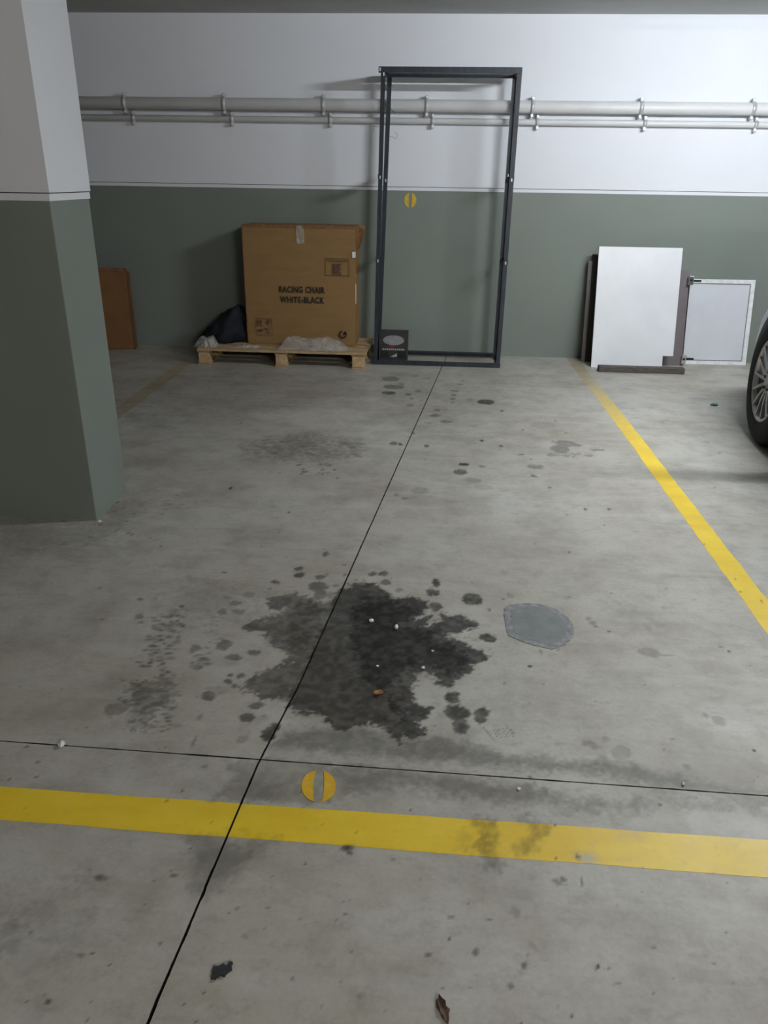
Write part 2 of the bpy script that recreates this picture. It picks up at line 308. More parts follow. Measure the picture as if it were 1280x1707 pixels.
SPOTS = [
 (-0.380,2.562,0.0121,0.0207,0.70,0.10),(-0.460,2.432,0.0171,0.0152,0.80,0.10),(-0.447,2.389,0.0191,0.0173,0.80,0.10),(-0.374,2.382,0.0176,0.0197,0.65,0.10),(-0.369,2.312,0.0367,0.0323,0.70,0.10),
 (-0.355,2.257,0.0241,0.0318,0.65,0.10),(-0.316,2.255,0.0146,0.0243,0.40,0.10),(-0.191,2.421,0.0171,0.0186,0.70,0.10),(-0.153,2.426,0.0171,0.0216,0.80,0.10),(-0.141,2.365,0.0191,0.0205,0.80,0.10),
 (-0.092,2.317,0.0151,0.0150,0.45,0.10),(0.035,2.376,0.0136,0.0310,0.92,0.10),(0.015,2.314,0.0151,0.0245,0.92,0.10),(0.038,2.304,0.0135,0.0185,0.90,0.10),(0.035,2.213,0.0211,0.0275,0.80,0.10),
 (0.157,2.275,0.0341,0.0430,0.90,0.10),(0.195,2.039,0.0246,0.0245,0.92,0.10),(0.084,1.735,0.0216,0.0295,0.90,0.10),(0.097,1.668,0.0367,0.0330,0.90,0.10),(0.103,1.617,0.0221,0.0325,0.88,0.10),
 (0.163,1.677,0.0191,0.0225,0.90,0.10),(0.156,1.654,0.0151,0.0250,0.85,0.10),(0.024,1.511,0.0201,0.0245,0.60,0.10),(-0.300,2.481,0.0091,0.0111,0.40,0.10),(-0.313,2.326,0.0096,0.0091,0.50,0.10),
 (-0.354,2.404,0.0065,0.0106,0.40,0.10),(0.040,2.497,0.0115,0.0195,0.15,0.10),(0.280,2.479,0.0131,0.0206,0.15,0.10),(0.289,2.312,0.0120,0.0170,0.25,0.10),(-0.288,2.406,0.0060,0.0105,0.50,0.10),
 (-0.524,2.329,0.0206,0.0147,0.85,0.10),(-0.533,2.282,0.0045,0.0051,0.70,0.10),(-0.658,2.208,0.0156,0.0114,0.45,0.40),(-0.626,2.177,0.0216,0.0170,0.60,0.30),(-0.658,2.115,0.0181,0.0166,0.55,0.30),
 (-0.601,2.120,0.0231,0.0165,0.45,0.30),(-0.539,2.035,0.0266,0.0241,0.80,0.10),(-0.600,1.929,0.0251,0.0253,0.60,0.30),(-0.553,1.869,0.0246,0.0135,0.65,0.10),(-0.502,1.898,0.0196,0.0123,0.65,0.10),
 (-0.542,1.780,0.0075,0.0092,0.75,0.10),(-0.512,1.780,0.0105,0.0144,0.70,0.10),(-0.543,1.749,0.0115,0.0108,0.75,0.10),(-0.519,1.733,0.0090,0.0087,0.65,0.10),(-0.576,1.681,0.0191,0.0168,0.65,0.10),
 (-0.437,1.652,0.0206,0.0159,0.70,0.25),(-0.451,1.600,0.0206,0.0186,0.75,0.20),(-0.382,1.543,0.0171,0.0245,0.88,0.10),(-0.371,1.569,0.0135,0.0204,0.88,0.10),(-0.445,1.514,0.0130,0.0154,0.30,0.30),
 (-0.805,1.603,0.0301,0.0263,0.45,0.20),(-0.716,2.382,0.0081,0.0073,0.90,0.10),(-0.908,2.063,0.0146,0.0214,0.50,0.10),(-0.891,2.030,0.0070,0.0092,0.50,0.10),(-0.944,2.169,0.0096,0.0106,0.60,0.10),
 (-0.810,2.079,0.0095,0.0047,0.90,0.10),(-0.782,2.049,0.0060,0.0057,0.90,0.10),(-0.591,2.237,0.0186,0.0205,0.30,0.60),(-0.573,1.593,0.0070,0.0125,0.35,0.10),(-0.433,1.545,0.0035,0.0057,0.30,0.10),
 (-0.406,1.609,0.0070,0.0061,0.35,0.10),(-0.623,1.554,0.0085,0.0089,0.30,0.10),(-0.675,1.912,0.0140,0.0157,0.50,0.10),(-0.683,1.891,0.0110,0.0120,0.50,0.10),(-0.563,1.710,0.0311,0.0171,0.20,0.30),
 (-0.304,5.303,0.0625,0.0741,0.61,0.10),(-0.269,5.084,0.0750,0.0596,0.68,0.10),(-0.292,4.930,0.0504,0.0486,0.81,0.10),(-0.220,5.177,0.0221,0.0356,0.54,0.10),(-0.165,4.905,0.0247,0.0245,0.68,0.10),
 (-0.106,5.003,0.0252,0.0330,0.68,0.10),(-0.141,5.418,0.0343,0.0385,0.47,0.10),(-0.049,5.354,0.0222,0.0280,0.41,0.10),(-0.137,4.799,0.0146,0.0230,0.68,0.10),(-0.079,4.775,0.0121,0.0150,0.54,0.10),
 (-0.145,4.647,0.0241,0.0295,0.54,0.10),(0.023,4.560,0.0196,0.0350,0.61,0.10),(0.015,4.443,0.0307,0.0335,0.74,0.10),(0.077,4.319,0.0337,0.0255,0.68,0.10),(-0.030,4.282,0.0257,0.0125,0.54,0.10),
 (0.131,4.926,0.0252,0.0240,0.68,0.10),(0.141,5.033,0.0318,0.0250,0.61,0.10),(0.125,4.831,0.0187,0.0235,0.68,0.10),(0.122,4.746,0.0121,0.0225,0.68,0.10),(0.178,5.219,0.0267,0.0270,0.54,0.10),
 (0.235,4.821,0.0247,0.0310,0.47,0.10),(0.300,5.155,0.0176,0.0175,0.47,0.10),(0.196,5.311,0.0182,0.0275,0.47,0.10),(0.334,4.779,0.0569,0.0611,0.97,0.10),(0.420,4.579,0.0121,0.0216,0.81,0.10),
 (0.163,3.603,0.0256,0.0235,0.97,0.10),(0.144,3.498,0.0372,0.0350,0.81,0.10),(0.252,3.585,0.0161,0.0135,0.61,0.10),(-0.047,3.234,0.0432,0.0385,0.27,0.10),(0.200,3.393,0.0377,0.0290,0.27,0.10),
 (0.243,3.304,0.0443,0.0320,0.20,0.10),(-0.107,3.134,0.0125,0.0150,0.54,0.10),(-0.149,3.178,0.0081,0.0150,0.47,0.10),(-0.022,3.869,0.0136,0.0210,0.97,0.10),(0.271,3.987,0.0105,0.0165,0.97,0.10),
 (0.365,3.912,0.0105,0.0161,0.97,0.10),(0.461,3.784,0.0166,0.0100,0.81,0.10),(-0.434,3.350,0.0045,0.0086,0.97,0.10),(-0.587,2.933,0.0065,0.0101,0.97,0.10),(0.670,3.096,0.0086,0.0142,0.81,0.10),
 (0.551,3.336,0.0116,0.0121,0.68,0.10),(0.773,3.107,0.0100,0.0107,0.81,0.10),(-0.105,4.080,0.0086,0.0230,0.81,0.10),(-0.896,3.173,0.0070,0.0160,0.97,0.10),(0.718,3.994,0.0518,0.0555,0.54,0.10),
 (0.671,3.894,0.0508,0.0636,0.54,0.10),(0.515,3.609,0.0398,0.0327,0.54,0.10),(0.493,3.474,0.0151,0.0176,0.68,0.10),(0.765,3.967,0.0342,0.0223,0.68,0.10),(0.871,3.905,0.0422,0.0158,0.54,0.10),
 (0.805,3.807,0.0231,0.0152,0.41,0.10),(-0.200,3.891,0.0237,0.0321,0.68,0.10),(-0.166,3.879,0.0100,0.0210,0.94,0.10),(0.638,4.315,0.0740,0.0634,0.20,0.40),(0.075,1.050,0.0060,0.0040,0.55,0.40),
 (0.147,1.052,0.0045,0.0025,0.65,0.30),(0.198,1.073,0.0105,0.0150,0.25,0.10),(0.118,0.984,0.0050,0.0075,0.60,0.40),(0.033,0.969,0.0055,0.0045,0.60,0.20),(0.071,1.005,0.0015,0.0040,0.80,0.10),
 (0.206,0.962,0.0050,0.0071,0.60,0.10),(0.224,1.006,0.0070,0.0061,0.30,0.10),(0.214,0.982,0.0035,0.0030,0.45,0.10),(0.199,0.947,0.0075,0.0045,0.20,0.10),(0.176,0.925,0.0055,0.0060,0.55,0.60),
 (0.338,0.972,0.0035,0.0040,0.95,0.10),(0.466,0.958,0.0015,0.0016,0.95,0.10),(0.357,0.936,0.0050,0.0016,0.70,0.40),(0.367,0.943,0.0050,0.0027,0.50,0.50),(0.287,1.149,0.0075,0.0076,0.60,0.10),
 (0.300,1.158,0.0065,0.0060,0.70,0.10),(0.304,1.144,0.0035,0.0035,0.50,0.10),(0.338,1.214,0.0050,0.0072,0.95,0.10),(0.294,1.210,0.0025,0.0045,0.70,0.10),(-0.045,1.178,0.0040,0.0030,0.70,0.10),
 (0.834,1.586,0.0030,0.0047,0.95,0.10),(0.448,1.019,0.0030,0.0036,0.50,0.40),(0.549,0.995,0.0025,0.0025,0.70,0.10),(0.601,1.008,0.0015,0.0021,0.70,0.10),(0.610,1.198,0.0030,0.0032,0.60,0.10),
 (0.636,1.270,0.0030,0.0036,0.50,0.10),(0.275,0.877,0.0030,0.0025,0.80,0.10),(0.254,0.891,0.0025,0.0021,0.70,0.10),(0.057,0.908,0.0025,0.0025,0.70,0.10),(0.105,0.912,0.0030,0.0030,0.40,0.10),
 (0.012,1.134,0.0035,0.0035,0.40,0.10),(0.339,1.154,0.0025,0.0106,0.60,0.10),(0.551,1.380,0.0040,0.0032,0.80,0.10),(-0.013,1.316,0.0025,0.0035,0.80,0.10),(0.065,1.418,0.0211,0.0220,0.35,0.10),
 (0.322,1.337,0.0266,0.0162,0.20,0.10),(0.082,0.952,0.0040,0.0030,0.10,0.10),(-0.627,1.083,0.0115,0.0070,0.60,0.60),(-0.482,1.101,0.0076,0.0043,0.55,0.60),(-0.593,0.918,0.0095,0.0043,0.55,0.60),
 (-0.576,0.923,0.0030,0.0022,0.80,0.10),(-0.613,0.831,0.0050,0.0038,0.85,0.30),(-0.709,0.956,0.0045,0.0040,0.60,0.30),(-0.144,1.199,0.0151,0.0081,0.85,0.10),(-0.137,1.188,0.0065,0.0065,0.85,0.10),
 (-0.461,0.952,0.0030,0.0027,0.90,0.10),(-0.280,1.043,0.0025,0.0025,0.90,0.10),(-0.223,1.152,0.0025,0.0030,0.90,0.10),(-0.213,1.025,0.0025,0.0030,0.60,0.10),(-0.206,0.905,0.0035,0.0035,0.80,0.10),
 (-0.086,0.882,0.0070,0.0055,0.30,0.10),(-0.310,0.979,0.0080,0.0041,0.35,0.10),(-0.338,1.036,0.0040,0.0032,0.60,0.10),(-0.537,0.905,0.0025,0.0022,0.70,0.10),(-0.534,0.807,0.0025,0.0027,0.80,0.10),
 (-0.511,1.414,0.0055,0.0062,0.50,0.10),(-0.538,1.330,0.0035,0.0043,0.70,0.10),(-0.910,1.393,0.0070,0.0063,0.45,0.10),(-0.892,1.347,0.0035,0.0029,0.80,0.10),(-0.949,1.332,0.0035,0.0045,0.50,0.10),
 (-0.963,1.444,0.0060,0.0045,0.70,0.10),(-0.658,1.101,0.0020,0.0032,0.90,0.10),(-0.350,1.339,0.0225,0.0256,0.45,0.10),(-0.561,1.495,0.0045,0.0171,0.40,0.10),(-0.506,0.853,0.0020,0.0022,0.60,0.10),
 (-0.756,0.957,0.0165,0.0204,0.20,0.50),(-0.728,0.926,0.0216,0.0163,0.20,0.60),(-0.702,1.000,0.0286,0.0210,0.15,0.50),(-0.109,0.963,0.0030,0.0025,0.60,0.10),(-0.150,0.860,0.0030,0.0025,0.50,0.10),
 (-0.142,1.026,0.0025,0.0025,0.50,0.10),(-0.121,1.074,0.0020,0.0020,0.50,0.10),(-0.518,1.086,0.0035,0.0027,0.40,0.60),(-0.277,0.999,0.0025,0.0030,0.40,0.10),(-0.350,1.025,0.0020,0.0021,0.60,0.10),
 (0.291,2.313,0.0145,0.0161,0.20,0.10),(0.210,2.208,0.0066,0.0090,0.70,0.10),(0.262,2.285,0.0040,0.0050,0.80,0.10),(0.312,1.902,0.0061,0.0060,0.95,0.10),(0.920,2.033,0.0035,0.0068,0.95,0.10),
 (0.905,2.055,0.0091,0.0054,0.45,0.10),(0.679,2.005,0.0351,0.0233,0.30,0.70),(0.721,1.994,0.0181,0.0051,0.30,0.60),(0.783,1.698,0.0196,0.0210,0.30,0.10),(0.754,1.719,0.0090,0.0109,0.35,0.10),
 (0.422,1.579,0.0166,0.0107,0.40,0.10),(0.440,1.565,0.0120,0.0107,0.32,0.10),(0.472,1.597,0.0096,0.0092,0.25,0.10),(0.497,1.547,0.0261,0.0265,0.25,0.10),(0.353,1.567,0.0115,0.0076,0.20,0.10),
 (0.328,1.595,0.0060,0.0056,0.20,0.10),(0.646,1.510,0.0081,0.0135,0.40,0.10),(0.529,2.186,0.0091,0.0117,0.40,0.10),(0.536,2.158,0.0125,0.0117,0.40,0.10),(0.543,2.138,0.0091,0.0086,0.40,0.10),
 (0.579,2.114,0.0055,0.0057,0.80,0.10),(0.833,1.586,0.0030,0.0047,0.95,0.10),(0.608,1.569,0.0030,0.0036,0.80,0.10),(0.639,1.612,0.0060,0.0036,0.35,0.10),(0.706,2.146,0.0105,0.0175,0.25,0.10),
 (0.791,2.277,0.0075,0.0098,0.35,0.10),(0.486,2.322,0.0096,0.0081,0.30,0.10),(0.352,1.979,0.0045,0.0176,0.35,0.10),(0.406,1.996,0.0035,0.0066,0.50,0.10),(0.298,1.399,0.0020,0.0105,0.60,0.10),
 (0.265,1.444,0.0070,0.0076,0.60,0.10),(0.553,1.379,0.0035,0.0025,0.80,0.10),(0.231,1.813,0.0040,0.0055,0.50,0.10),(-0.862,2.060,0.0130,0.0054,0.54,0.30),(-0.834,2.070,0.0080,0.0068,0.59,0.30),
 (-0.819,2.069,0.0166,0.0063,0.65,0.30),(-0.847,2.043,0.0166,0.0063,0.49,0.30),(-0.799,2.042,0.0071,0.0084,0.52,0.30),(-0.842,2.014,0.0090,0.0079,0.48,0.30),(-0.822,2.027,0.0150,0.0084,0.67,0.30),
 (-0.840,2.000,0.0081,0.0090,0.52,0.30),(-0.826,2.005,0.0096,0.0090,0.47,0.30),(-0.810,2.015,0.0086,0.0052,0.70,0.30),(-0.821,1.992,0.0151,0.0052,0.81,0.30),(-0.813,1.990,0.0141,0.0090,0.36,0.30),
 (-0.840,1.955,0.0086,0.0085,0.39,0.30),(-0.822,1.943,0.0161,0.0079,0.44,0.30),(-0.805,1.960,0.0130,0.0063,0.62,0.30),(-0.833,1.936,0.0120,0.0054,0.58,0.30),(-0.806,1.931,0.0141,0.0063,0.34,0.30),
 (-0.795,1.940,0.0100,0.0063,0.78,0.30),(-0.812,1.909,0.0110,0.0047,0.60,0.30),(-0.805,1.905,0.0145,0.0074,0.73,0.30),(-0.802,1.883,0.0085,0.0070,0.49,0.30),(-0.786,1.886,0.0105,0.0059,0.68,0.30),
 (-0.822,1.881,0.0100,0.0074,0.49,0.30),(-0.799,1.861,0.0075,0.0054,0.50,0.30),(-0.786,1.870,0.0076,0.0063,0.66,0.30),(-0.791,1.855,0.0065,0.0070,0.42,0.30),(-0.785,1.832,0.0100,0.0079,0.45,0.30),
 (-0.819,1.821,0.0125,0.0052,0.51,0.30),(-0.786,1.820,0.0081,0.0059,0.76,0.30),(-0.804,1.805,0.0096,0.0074,0.67,0.30),(-0.797,1.803,0.0125,0.0065,0.61,0.30),(-0.789,1.805,0.0115,0.0074,0.57,0.30),
 (-0.803,2.112,0.0121,0.0089,0.48,0.30),(-0.795,2.137,0.0145,0.0104,0.73,0.30),(-0.782,2.117,0.0100,0.0068,0.47,0.30),(-0.810,2.106,0.0120,0.0095,0.31,0.30),(-0.771,2.111,0.0086,0.0106,0.40,0.30),
 (-0.810,2.088,0.0146,0.0101,0.36,0.30),(-0.790,2.082,0.0100,0.0095,0.63,0.30),(-0.772,2.075,0.0096,0.0089,0.56,0.30),(-0.793,2.033,0.0100,0.0100,0.38,0.30),(-0.775,2.031,0.0150,0.0063,0.42,0.30),
 (-0.768,2.032,0.0135,0.0063,0.70,0.30),(-0.797,2.022,0.0140,0.0074,0.57,0.30),(-0.774,2.025,0.0141,0.0100,0.31,0.30),(-0.754,2.021,0.0070,0.0095,0.73,0.30),(-0.791,2.004,0.0135,0.0090,0.33,0.30),
 (-0.775,1.990,0.0120,0.0090,0.59,0.30),(-0.757,1.985,0.0080,0.0100,0.30,0.30),(-0.791,1.997,0.0060,0.0068,0.45,0.30),(-0.770,1.983,0.0071,0.0095,0.32,0.30),(-0.773,1.958,0.0096,0.0084,0.58,0.30),
 (-0.749,1.957,0.0060,0.0090,0.49,0.30),(-0.788,1.938,0.0066,0.0062,0.44,0.30),(-0.745,1.928,0.0136,0.0079,0.43,0.30),(-0.743,1.938,0.0110,0.0084,0.43,0.30),(-0.780,1.921,0.0065,0.0047,0.64,0.30),
 (-0.758,1.912,0.0125,0.0047,0.73,0.30),(-0.759,1.896,0.0105,0.0059,0.54,0.30),(-0.735,1.894,0.0131,0.0047,0.40,0.30),(-0.772,1.875,0.0060,0.0081,0.31,0.30),(-0.748,1.868,0.0086,0.0052,0.69,0.30),
 (-0.766,1.852,0.0135,0.0070,0.34,0.30),(-0.739,1.844,0.0105,0.0074,0.43,0.30),(-0.731,1.843,0.0126,0.0047,0.39,0.30),(-0.760,1.833,0.0136,0.0084,0.40,0.30),(-0.745,1.819,0.0086,0.0070,0.61,0.30),
 (-0.754,1.807,0.0060,0.0046,0.35,0.30),(-0.736,1.801,0.0070,0.0043,0.38,0.30),(-0.741,1.789,0.0110,0.0073,0.47,0.30),(-0.720,1.781,0.0105,0.0068,0.71,0.30),(-0.733,1.766,0.0085,0.0079,0.61,0.30),
 (-0.728,1.764,0.0100,0.0054,0.65,0.30),(-0.751,1.754,0.0055,0.0047,0.53,0.30),(-0.736,1.753,0.0081,0.0073,0.46,0.30),(-0.718,1.750,0.0125,0.0043,0.55,0.30),(-0.645,1.910,0.0075,0.0067,0.38,0.30),
 (-0.633,1.885,0.0100,0.0068,0.34,0.30),(-0.656,1.872,0.0120,0.0041,0.54,0.30),(-0.664,1.864,0.0130,0.0073,0.32,0.30),(-0.641,1.855,0.0130,0.0082,0.67,0.30),(-0.627,1.849,0.0110,0.0057,0.59,0.30),
 (-0.648,1.844,0.0081,0.0063,0.37,0.30),(-0.666,1.832,0.0086,0.0041,0.67,0.30),(-0.647,1.827,0.0060,0.0073,0.30,0.30),(-0.623,1.828,0.0145,0.0079,0.57,0.30),(-0.665,1.815,0.0065,0.0079,0.39,0.30),
 (-0.649,1.813,0.0120,0.0082,0.46,0.30),(-0.649,1.803,0.0121,0.0047,0.45,0.30),(-0.638,1.810,0.0076,0.0074,0.62,0.30),(-0.703,2.120,0.0125,0.0067,0.37,0.30),(-0.700,2.117,0.0110,0.0073,0.36,0.30),
 (-0.701,2.086,0.0076,0.0052,0.29,0.30),(-0.680,2.090,0.0136,0.0078,0.30,0.30),(-0.670,2.080,0.0115,0.0062,0.41,0.30),(-0.652,2.059,0.0100,0.0046,0.31,0.30),(-0.681,2.033,0.0050,0.0062,0.30,0.30),
 (-0.667,2.039,0.0086,0.0072,0.26,0.30),(-0.647,2.033,0.0070,0.0052,0.34,0.30),(-0.656,1.999,0.0070,0.0046,0.38,0.30),(-0.657,2.008,0.0060,0.0041,0.28,0.30),(-0.641,2.005,0.0065,0.0067,0.18,0.30),
 (-0.635,1.986,0.0115,0.0078,0.23,0.30),(-0.635,1.956,0.0085,0.0046,0.23,0.30),(-0.620,1.960,0.0120,0.0056,0.38,0.30),(-0.643,1.942,0.0070,0.0059,0.32,0.30),(-0.616,1.927,0.0091,0.0073,0.41,0.30),
 (-0.623,1.936,0.0076,0.0043,0.41,0.30),(-0.617,1.906,0.0090,0.0036,0.28,0.30),(-0.689,1.703,0.0080,0.0057,0.43,0.30),(-0.664,1.693,0.0081,0.0032,0.28,0.30),(-0.682,1.679,0.0091,0.0054,0.33,0.30),
 (-0.674,1.676,0.0095,0.0036,0.34,0.30),(-0.655,1.677,0.0105,0.0043,0.47,0.30),(-0.694,1.672,0.0110,0.0052,0.24,0.30),(-0.669,1.679,0.0091,0.0036,0.47,0.30),(-0.663,1.652,0.0065,0.0057,0.38,0.30),
 (-0.680,1.653,0.0066,0.0063,0.52,0.30),(-0.666,1.645,0.0100,0.0036,0.30,0.30),(-0.678,1.627,0.0105,0.0036,0.58,0.30),(-0.661,1.624,0.0100,0.0046,0.51,0.30),(-0.662,1.599,0.0055,0.0043,0.33,0.30),
 (-0.660,1.615,0.0096,0.0063,0.38,0.30),(-0.668,1.594,0.0105,0.0052,0.40,0.30),(-0.654,1.592,0.0050,0.0036,0.30,0.30),(-0.649,1.585,0.0075,0.0052,0.36,0.30),(-0.658,1.581,0.0080,0.0059,0.58,0.30),
 (-0.651,1.570,0.0080,0.0046,0.60,0.30),(-0.676,1.565,0.0085,0.0032,0.47,0.30),(-0.656,1.549,0.0080,0.0049,0.46,0.30),(-0.641,1.558,0.0071,0.0052,0.44,0.30),(-0.667,1.545,0.0040,0.0032,0.27,0.30),
 (-0.652,1.530,0.0050,0.0043,0.56,0.30),(-0.638,1.538,0.0070,0.0036,0.41,0.30),(-0.698,3.871,0.0347,0.0178,0.48,0.15),(-0.817,3.604,0.0186,0.0107,0.35,0.15),(-0.400,3.714,0.0171,0.0110,0.42,0.15),
 (-0.684,3.688,0.0352,0.0076,0.59,0.15),(-0.458,3.854,0.0372,0.0171,0.54,0.15),(-0.839,3.740,0.0302,0.0129,0.27,0.15),(-0.496,3.789,0.0156,0.0111,0.29,0.15),(-0.730,3.889,0.0383,0.0097,0.39,0.15),
 (-0.737,3.747,0.0191,0.0163,0.32,0.15),(-0.374,3.808,0.0373,0.0105,0.28,0.15),(-0.469,3.872,0.0307,0.0166,0.34,0.15),(-0.723,3.717,0.0332,0.0157,0.44,0.15),(-0.582,3.661,0.0136,0.0157,0.60,0.15),
 (-0.762,3.693,0.0292,0.0132,0.28,0.15),(-0.877,3.806,0.0121,0.0127,0.54,0.15),(-0.573,3.632,0.0221,0.0112,0.30,0.15),(-0.388,3.721,0.0362,0.0161,0.28,0.15),(-0.577,3.756,0.0302,0.0081,0.51,0.15),
 (-0.579,3.792,0.0126,0.0147,0.27,0.15),(-0.742,3.884,0.0181,0.0107,0.50,0.15),(-0.526,3.695,0.0201,0.0146,0.51,0.15),(-0.600,3.666,0.0352,0.0122,0.63,0.15),(-0.571,3.788,0.0226,0.0141,0.38,0.15),
 (-0.413,3.806,0.0272,0.0161,0.58,0.15),(-0.531,3.693,0.0297,0.0131,0.42,0.15),(-0.434,3.875,0.0131,0.0115,0.34,0.15),(-0.382,3.765,0.0342,0.0131,0.34,0.15),(-0.422,3.655,0.0126,0.0141,0.48,0.15),
 (-0.808,3.777,0.0302,0.0097,0.49,0.15),(-0.612,3.739,0.0141,0.0156,0.47,0.15),(-0.527,3.719,0.0181,0.0146,0.41,0.15),(-0.411,3.784,0.0151,0.0120,0.41,0.15),(-0.401,3.832,0.0347,0.0080,0.30,0.15),
 (-0.725,3.663,0.0256,0.0112,0.42,0.15),(-0.462,3.854,0.0318,0.0121,0.53,0.15),(-0.468,3.786,0.0146,0.0096,0.35,0.15),(-0.846,3.745,0.0272,0.0112,0.63,0.15),(-0.392,3.690,0.0312,0.0105,0.55,0.15),
 (-0.896,3.869,0.0116,0.0118,0.54,0.15),(-0.883,3.755,0.0256,0.0159,0.48,0.15),(-0.788,3.860,0.0241,0.0163,0.58,0.15),(-0.583,3.853,0.0116,0.0086,0.36,0.15),(-0.630,3.857,0.0272,0.0112,0.57,0.15),
 (-0.603,3.669,0.0166,0.0126,0.60,0.15),(-0.855,3.593,0.0252,0.0164,0.36,0.15),(-0.627,3.691,0.0257,0.0132,0.60,0.15),(-0.794,3.663,0.0211,0.0158,0.63,0.15),(-0.667,3.787,0.0347,0.0168,0.56,0.15),
 (-0.405,3.638,0.0221,0.0101,0.27,0.15),(-0.677,3.830,0.0297,0.0142,0.62,0.15),(-0.542,3.834,0.0202,0.0126,0.46,0.15),(-0.396,3.732,0.0181,0.0100,0.48,0.15),(-0.850,3.735,0.0337,0.0164,0.47,0.15),
 (-0.615,3.801,0.0262,0.0122,0.51,0.15),(-0.386,3.697,0.0126,0.0090,0.53,0.15),(-0.379,3.744,0.0327,0.0105,0.35,0.15),(-0.367,3.663,0.0211,0.0146,0.51,0.15),(-0.481,3.736,0.0282,0.0166,0.42,0.15),
 (-0.489,3.625,0.0100,0.0096,0.39,0.15),(-0.594,3.764,0.0357,0.0096,0.37,0.15),(-0.872,3.821,0.0262,0.0086,0.63,0.15),(-0.512,3.891,0.0322,0.0091,0.46,0.15),(-0.799,3.831,0.0246,0.0169,0.28,0.15),
 (-0.784,3.734,0.0357,0.0112,0.60,0.15),(-0.611,3.763,0.0307,0.0096,0.46,0.15),(-0.872,3.712,0.0368,0.0087,0.29,0.15),(-0.574,3.624,0.0236,0.0157,0.38,0.15),(-0.382,3.865,0.0317,0.0115,0.58,0.15),
 (-0.885,3.777,0.0352,0.0153,0.44,0.15),(-0.672,3.610,0.0141,0.0091,0.27,0.15),(-0.512,3.396,0.0071,0.0112,0.73,0.10),(-0.615,3.450,0.0126,0.0071,0.78,0.10),(-0.639,3.510,0.0141,0.0101,0.74,0.10),
 (-0.537,3.530,0.0116,0.0136,0.59,0.10),(-0.609,3.390,0.0065,0.0091,0.80,0.10),(-0.491,3.529,0.0065,0.0101,0.71,0.10),(-0.500,3.516,0.0111,0.0096,0.59,0.10),(-0.519,3.457,0.0105,0.0121,0.59,0.10),
 (-0.528,3.416,0.0096,0.0070,0.50,0.10),(-0.491,3.415,0.0136,0.0066,0.58,0.10),(-0.464,3.460,0.0106,0.0131,0.79,0.10),(-0.600,3.418,0.0151,0.0122,0.77,0.10),(-0.515,3.537,0.0096,0.0081,0.69,0.10),
 (-0.535,3.384,0.0080,0.0076,0.51,0.10),(0.634,3.790,0.0156,0.0086,0.42,0.10),(0.725,3.947,0.0070,0.0127,0.42,0.10),(0.629,3.891,0.0086,0.0101,0.47,0.10),(0.718,3.946,0.0191,0.0091,0.45,0.10),
 (0.657,3.860,0.0156,0.0116,0.50,0.10),(0.725,3.779,0.0096,0.0141,0.45,0.10),(0.657,4.029,0.0106,0.0116,0.44,0.10),(0.742,3.816,0.0207,0.0136,0.51,0.10),(0.761,3.841,0.0091,0.0112,0.38,0.10),
 (0.732,3.959,0.0211,0.0096,0.39,0.10),(0.629,3.784,0.0202,0.0136,0.32,0.10),(0.654,3.788,0.0201,0.0076,0.39,0.10),(0.614,3.805,0.0196,0.0141,0.49,0.10),(0.687,3.930,0.0171,0.0106,0.54,0.10),
 (0.691,3.909,0.0221,0.0091,0.35,0.10),(0.614,3.780,0.0146,0.0101,0.52,0.10),(0.773,3.986,0.0085,0.0147,0.54,0.10),(0.693,3.839,0.0071,0.0106,0.27,0.10),(0.652,4.014,0.0156,0.0121,0.38,0.10),
 (0.746,4.017,0.0105,0.0091,0.40,0.10),(0.754,3.992,0.0211,0.0101,0.31,0.10),(0.646,3.824,0.0066,0.0101,0.34,0.10),(0.704,3.928,0.0081,0.0086,0.54,0.10),(0.689,3.790,0.0211,0.0112,0.52,0.10),
 (0.690,3.952,0.0196,0.0100,0.33,0.10),(0.695,3.924,0.0216,0.0146,0.47,0.10),(-1.007,2.989,0.0080,0.0068,0.29,0.10),(-1.145,2.990,0.0081,0.0059,0.24,0.10),(-1.127,2.972,0.0096,0.0079,0.32,0.10),
 (-1.095,2.966,0.0141,0.0059,0.28,0.10),(-1.133,3.000,0.0141,0.0089,0.27,0.10),(-1.000,2.920,0.0110,0.0073,0.20,0.10),(-0.984,2.939,0.0060,0.0073,0.24,0.10),(-0.998,2.984,0.0065,0.0098,0.25,0.10),
 (-1.130,2.995,0.0071,0.0073,0.24,0.10),(-1.022,2.924,0.0065,0.0057,0.31,0.10),(-1.024,2.926,0.0065,0.0084,0.24,0.10),(-1.111,2.965,0.0136,0.0095,0.33,0.10),(-1.100,2.959,0.0071,0.0063,0.33,0.10),
 (-1.106,2.913,0.0146,0.0074,0.29,0.10),(-0.983,2.945,0.0131,0.0089,0.21,0.10),(-1.011,2.944,0.0086,0.0052,0.25,0.10),(-1.056,2.973,0.0110,0.0073,0.30,0.10),(-1.008,3.012,0.0116,0.0093,0.20,0.10),
 (-1.057,2.929,0.0120,0.0073,0.25,0.10),(-1.131,2.951,0.0136,0.0090,0.31,0.10),(-1.335,2.924,0.0066,0.0085,0.40,0.30),(-1.393,2.819,0.0105,0.0092,0.56,0.30),(-1.229,2.689,0.0115,0.0070,0.42,0.30),
 (-1.424,2.970,0.0105,0.0070,0.48,0.30),(-1.221,2.852,0.0096,0.0074,0.53,0.30),(-1.221,2.777,0.0115,0.0112,0.48,0.30),(-1.324,2.664,0.0061,0.0121,0.45,0.30),(-1.359,2.811,0.0121,0.0125,0.33,0.30),
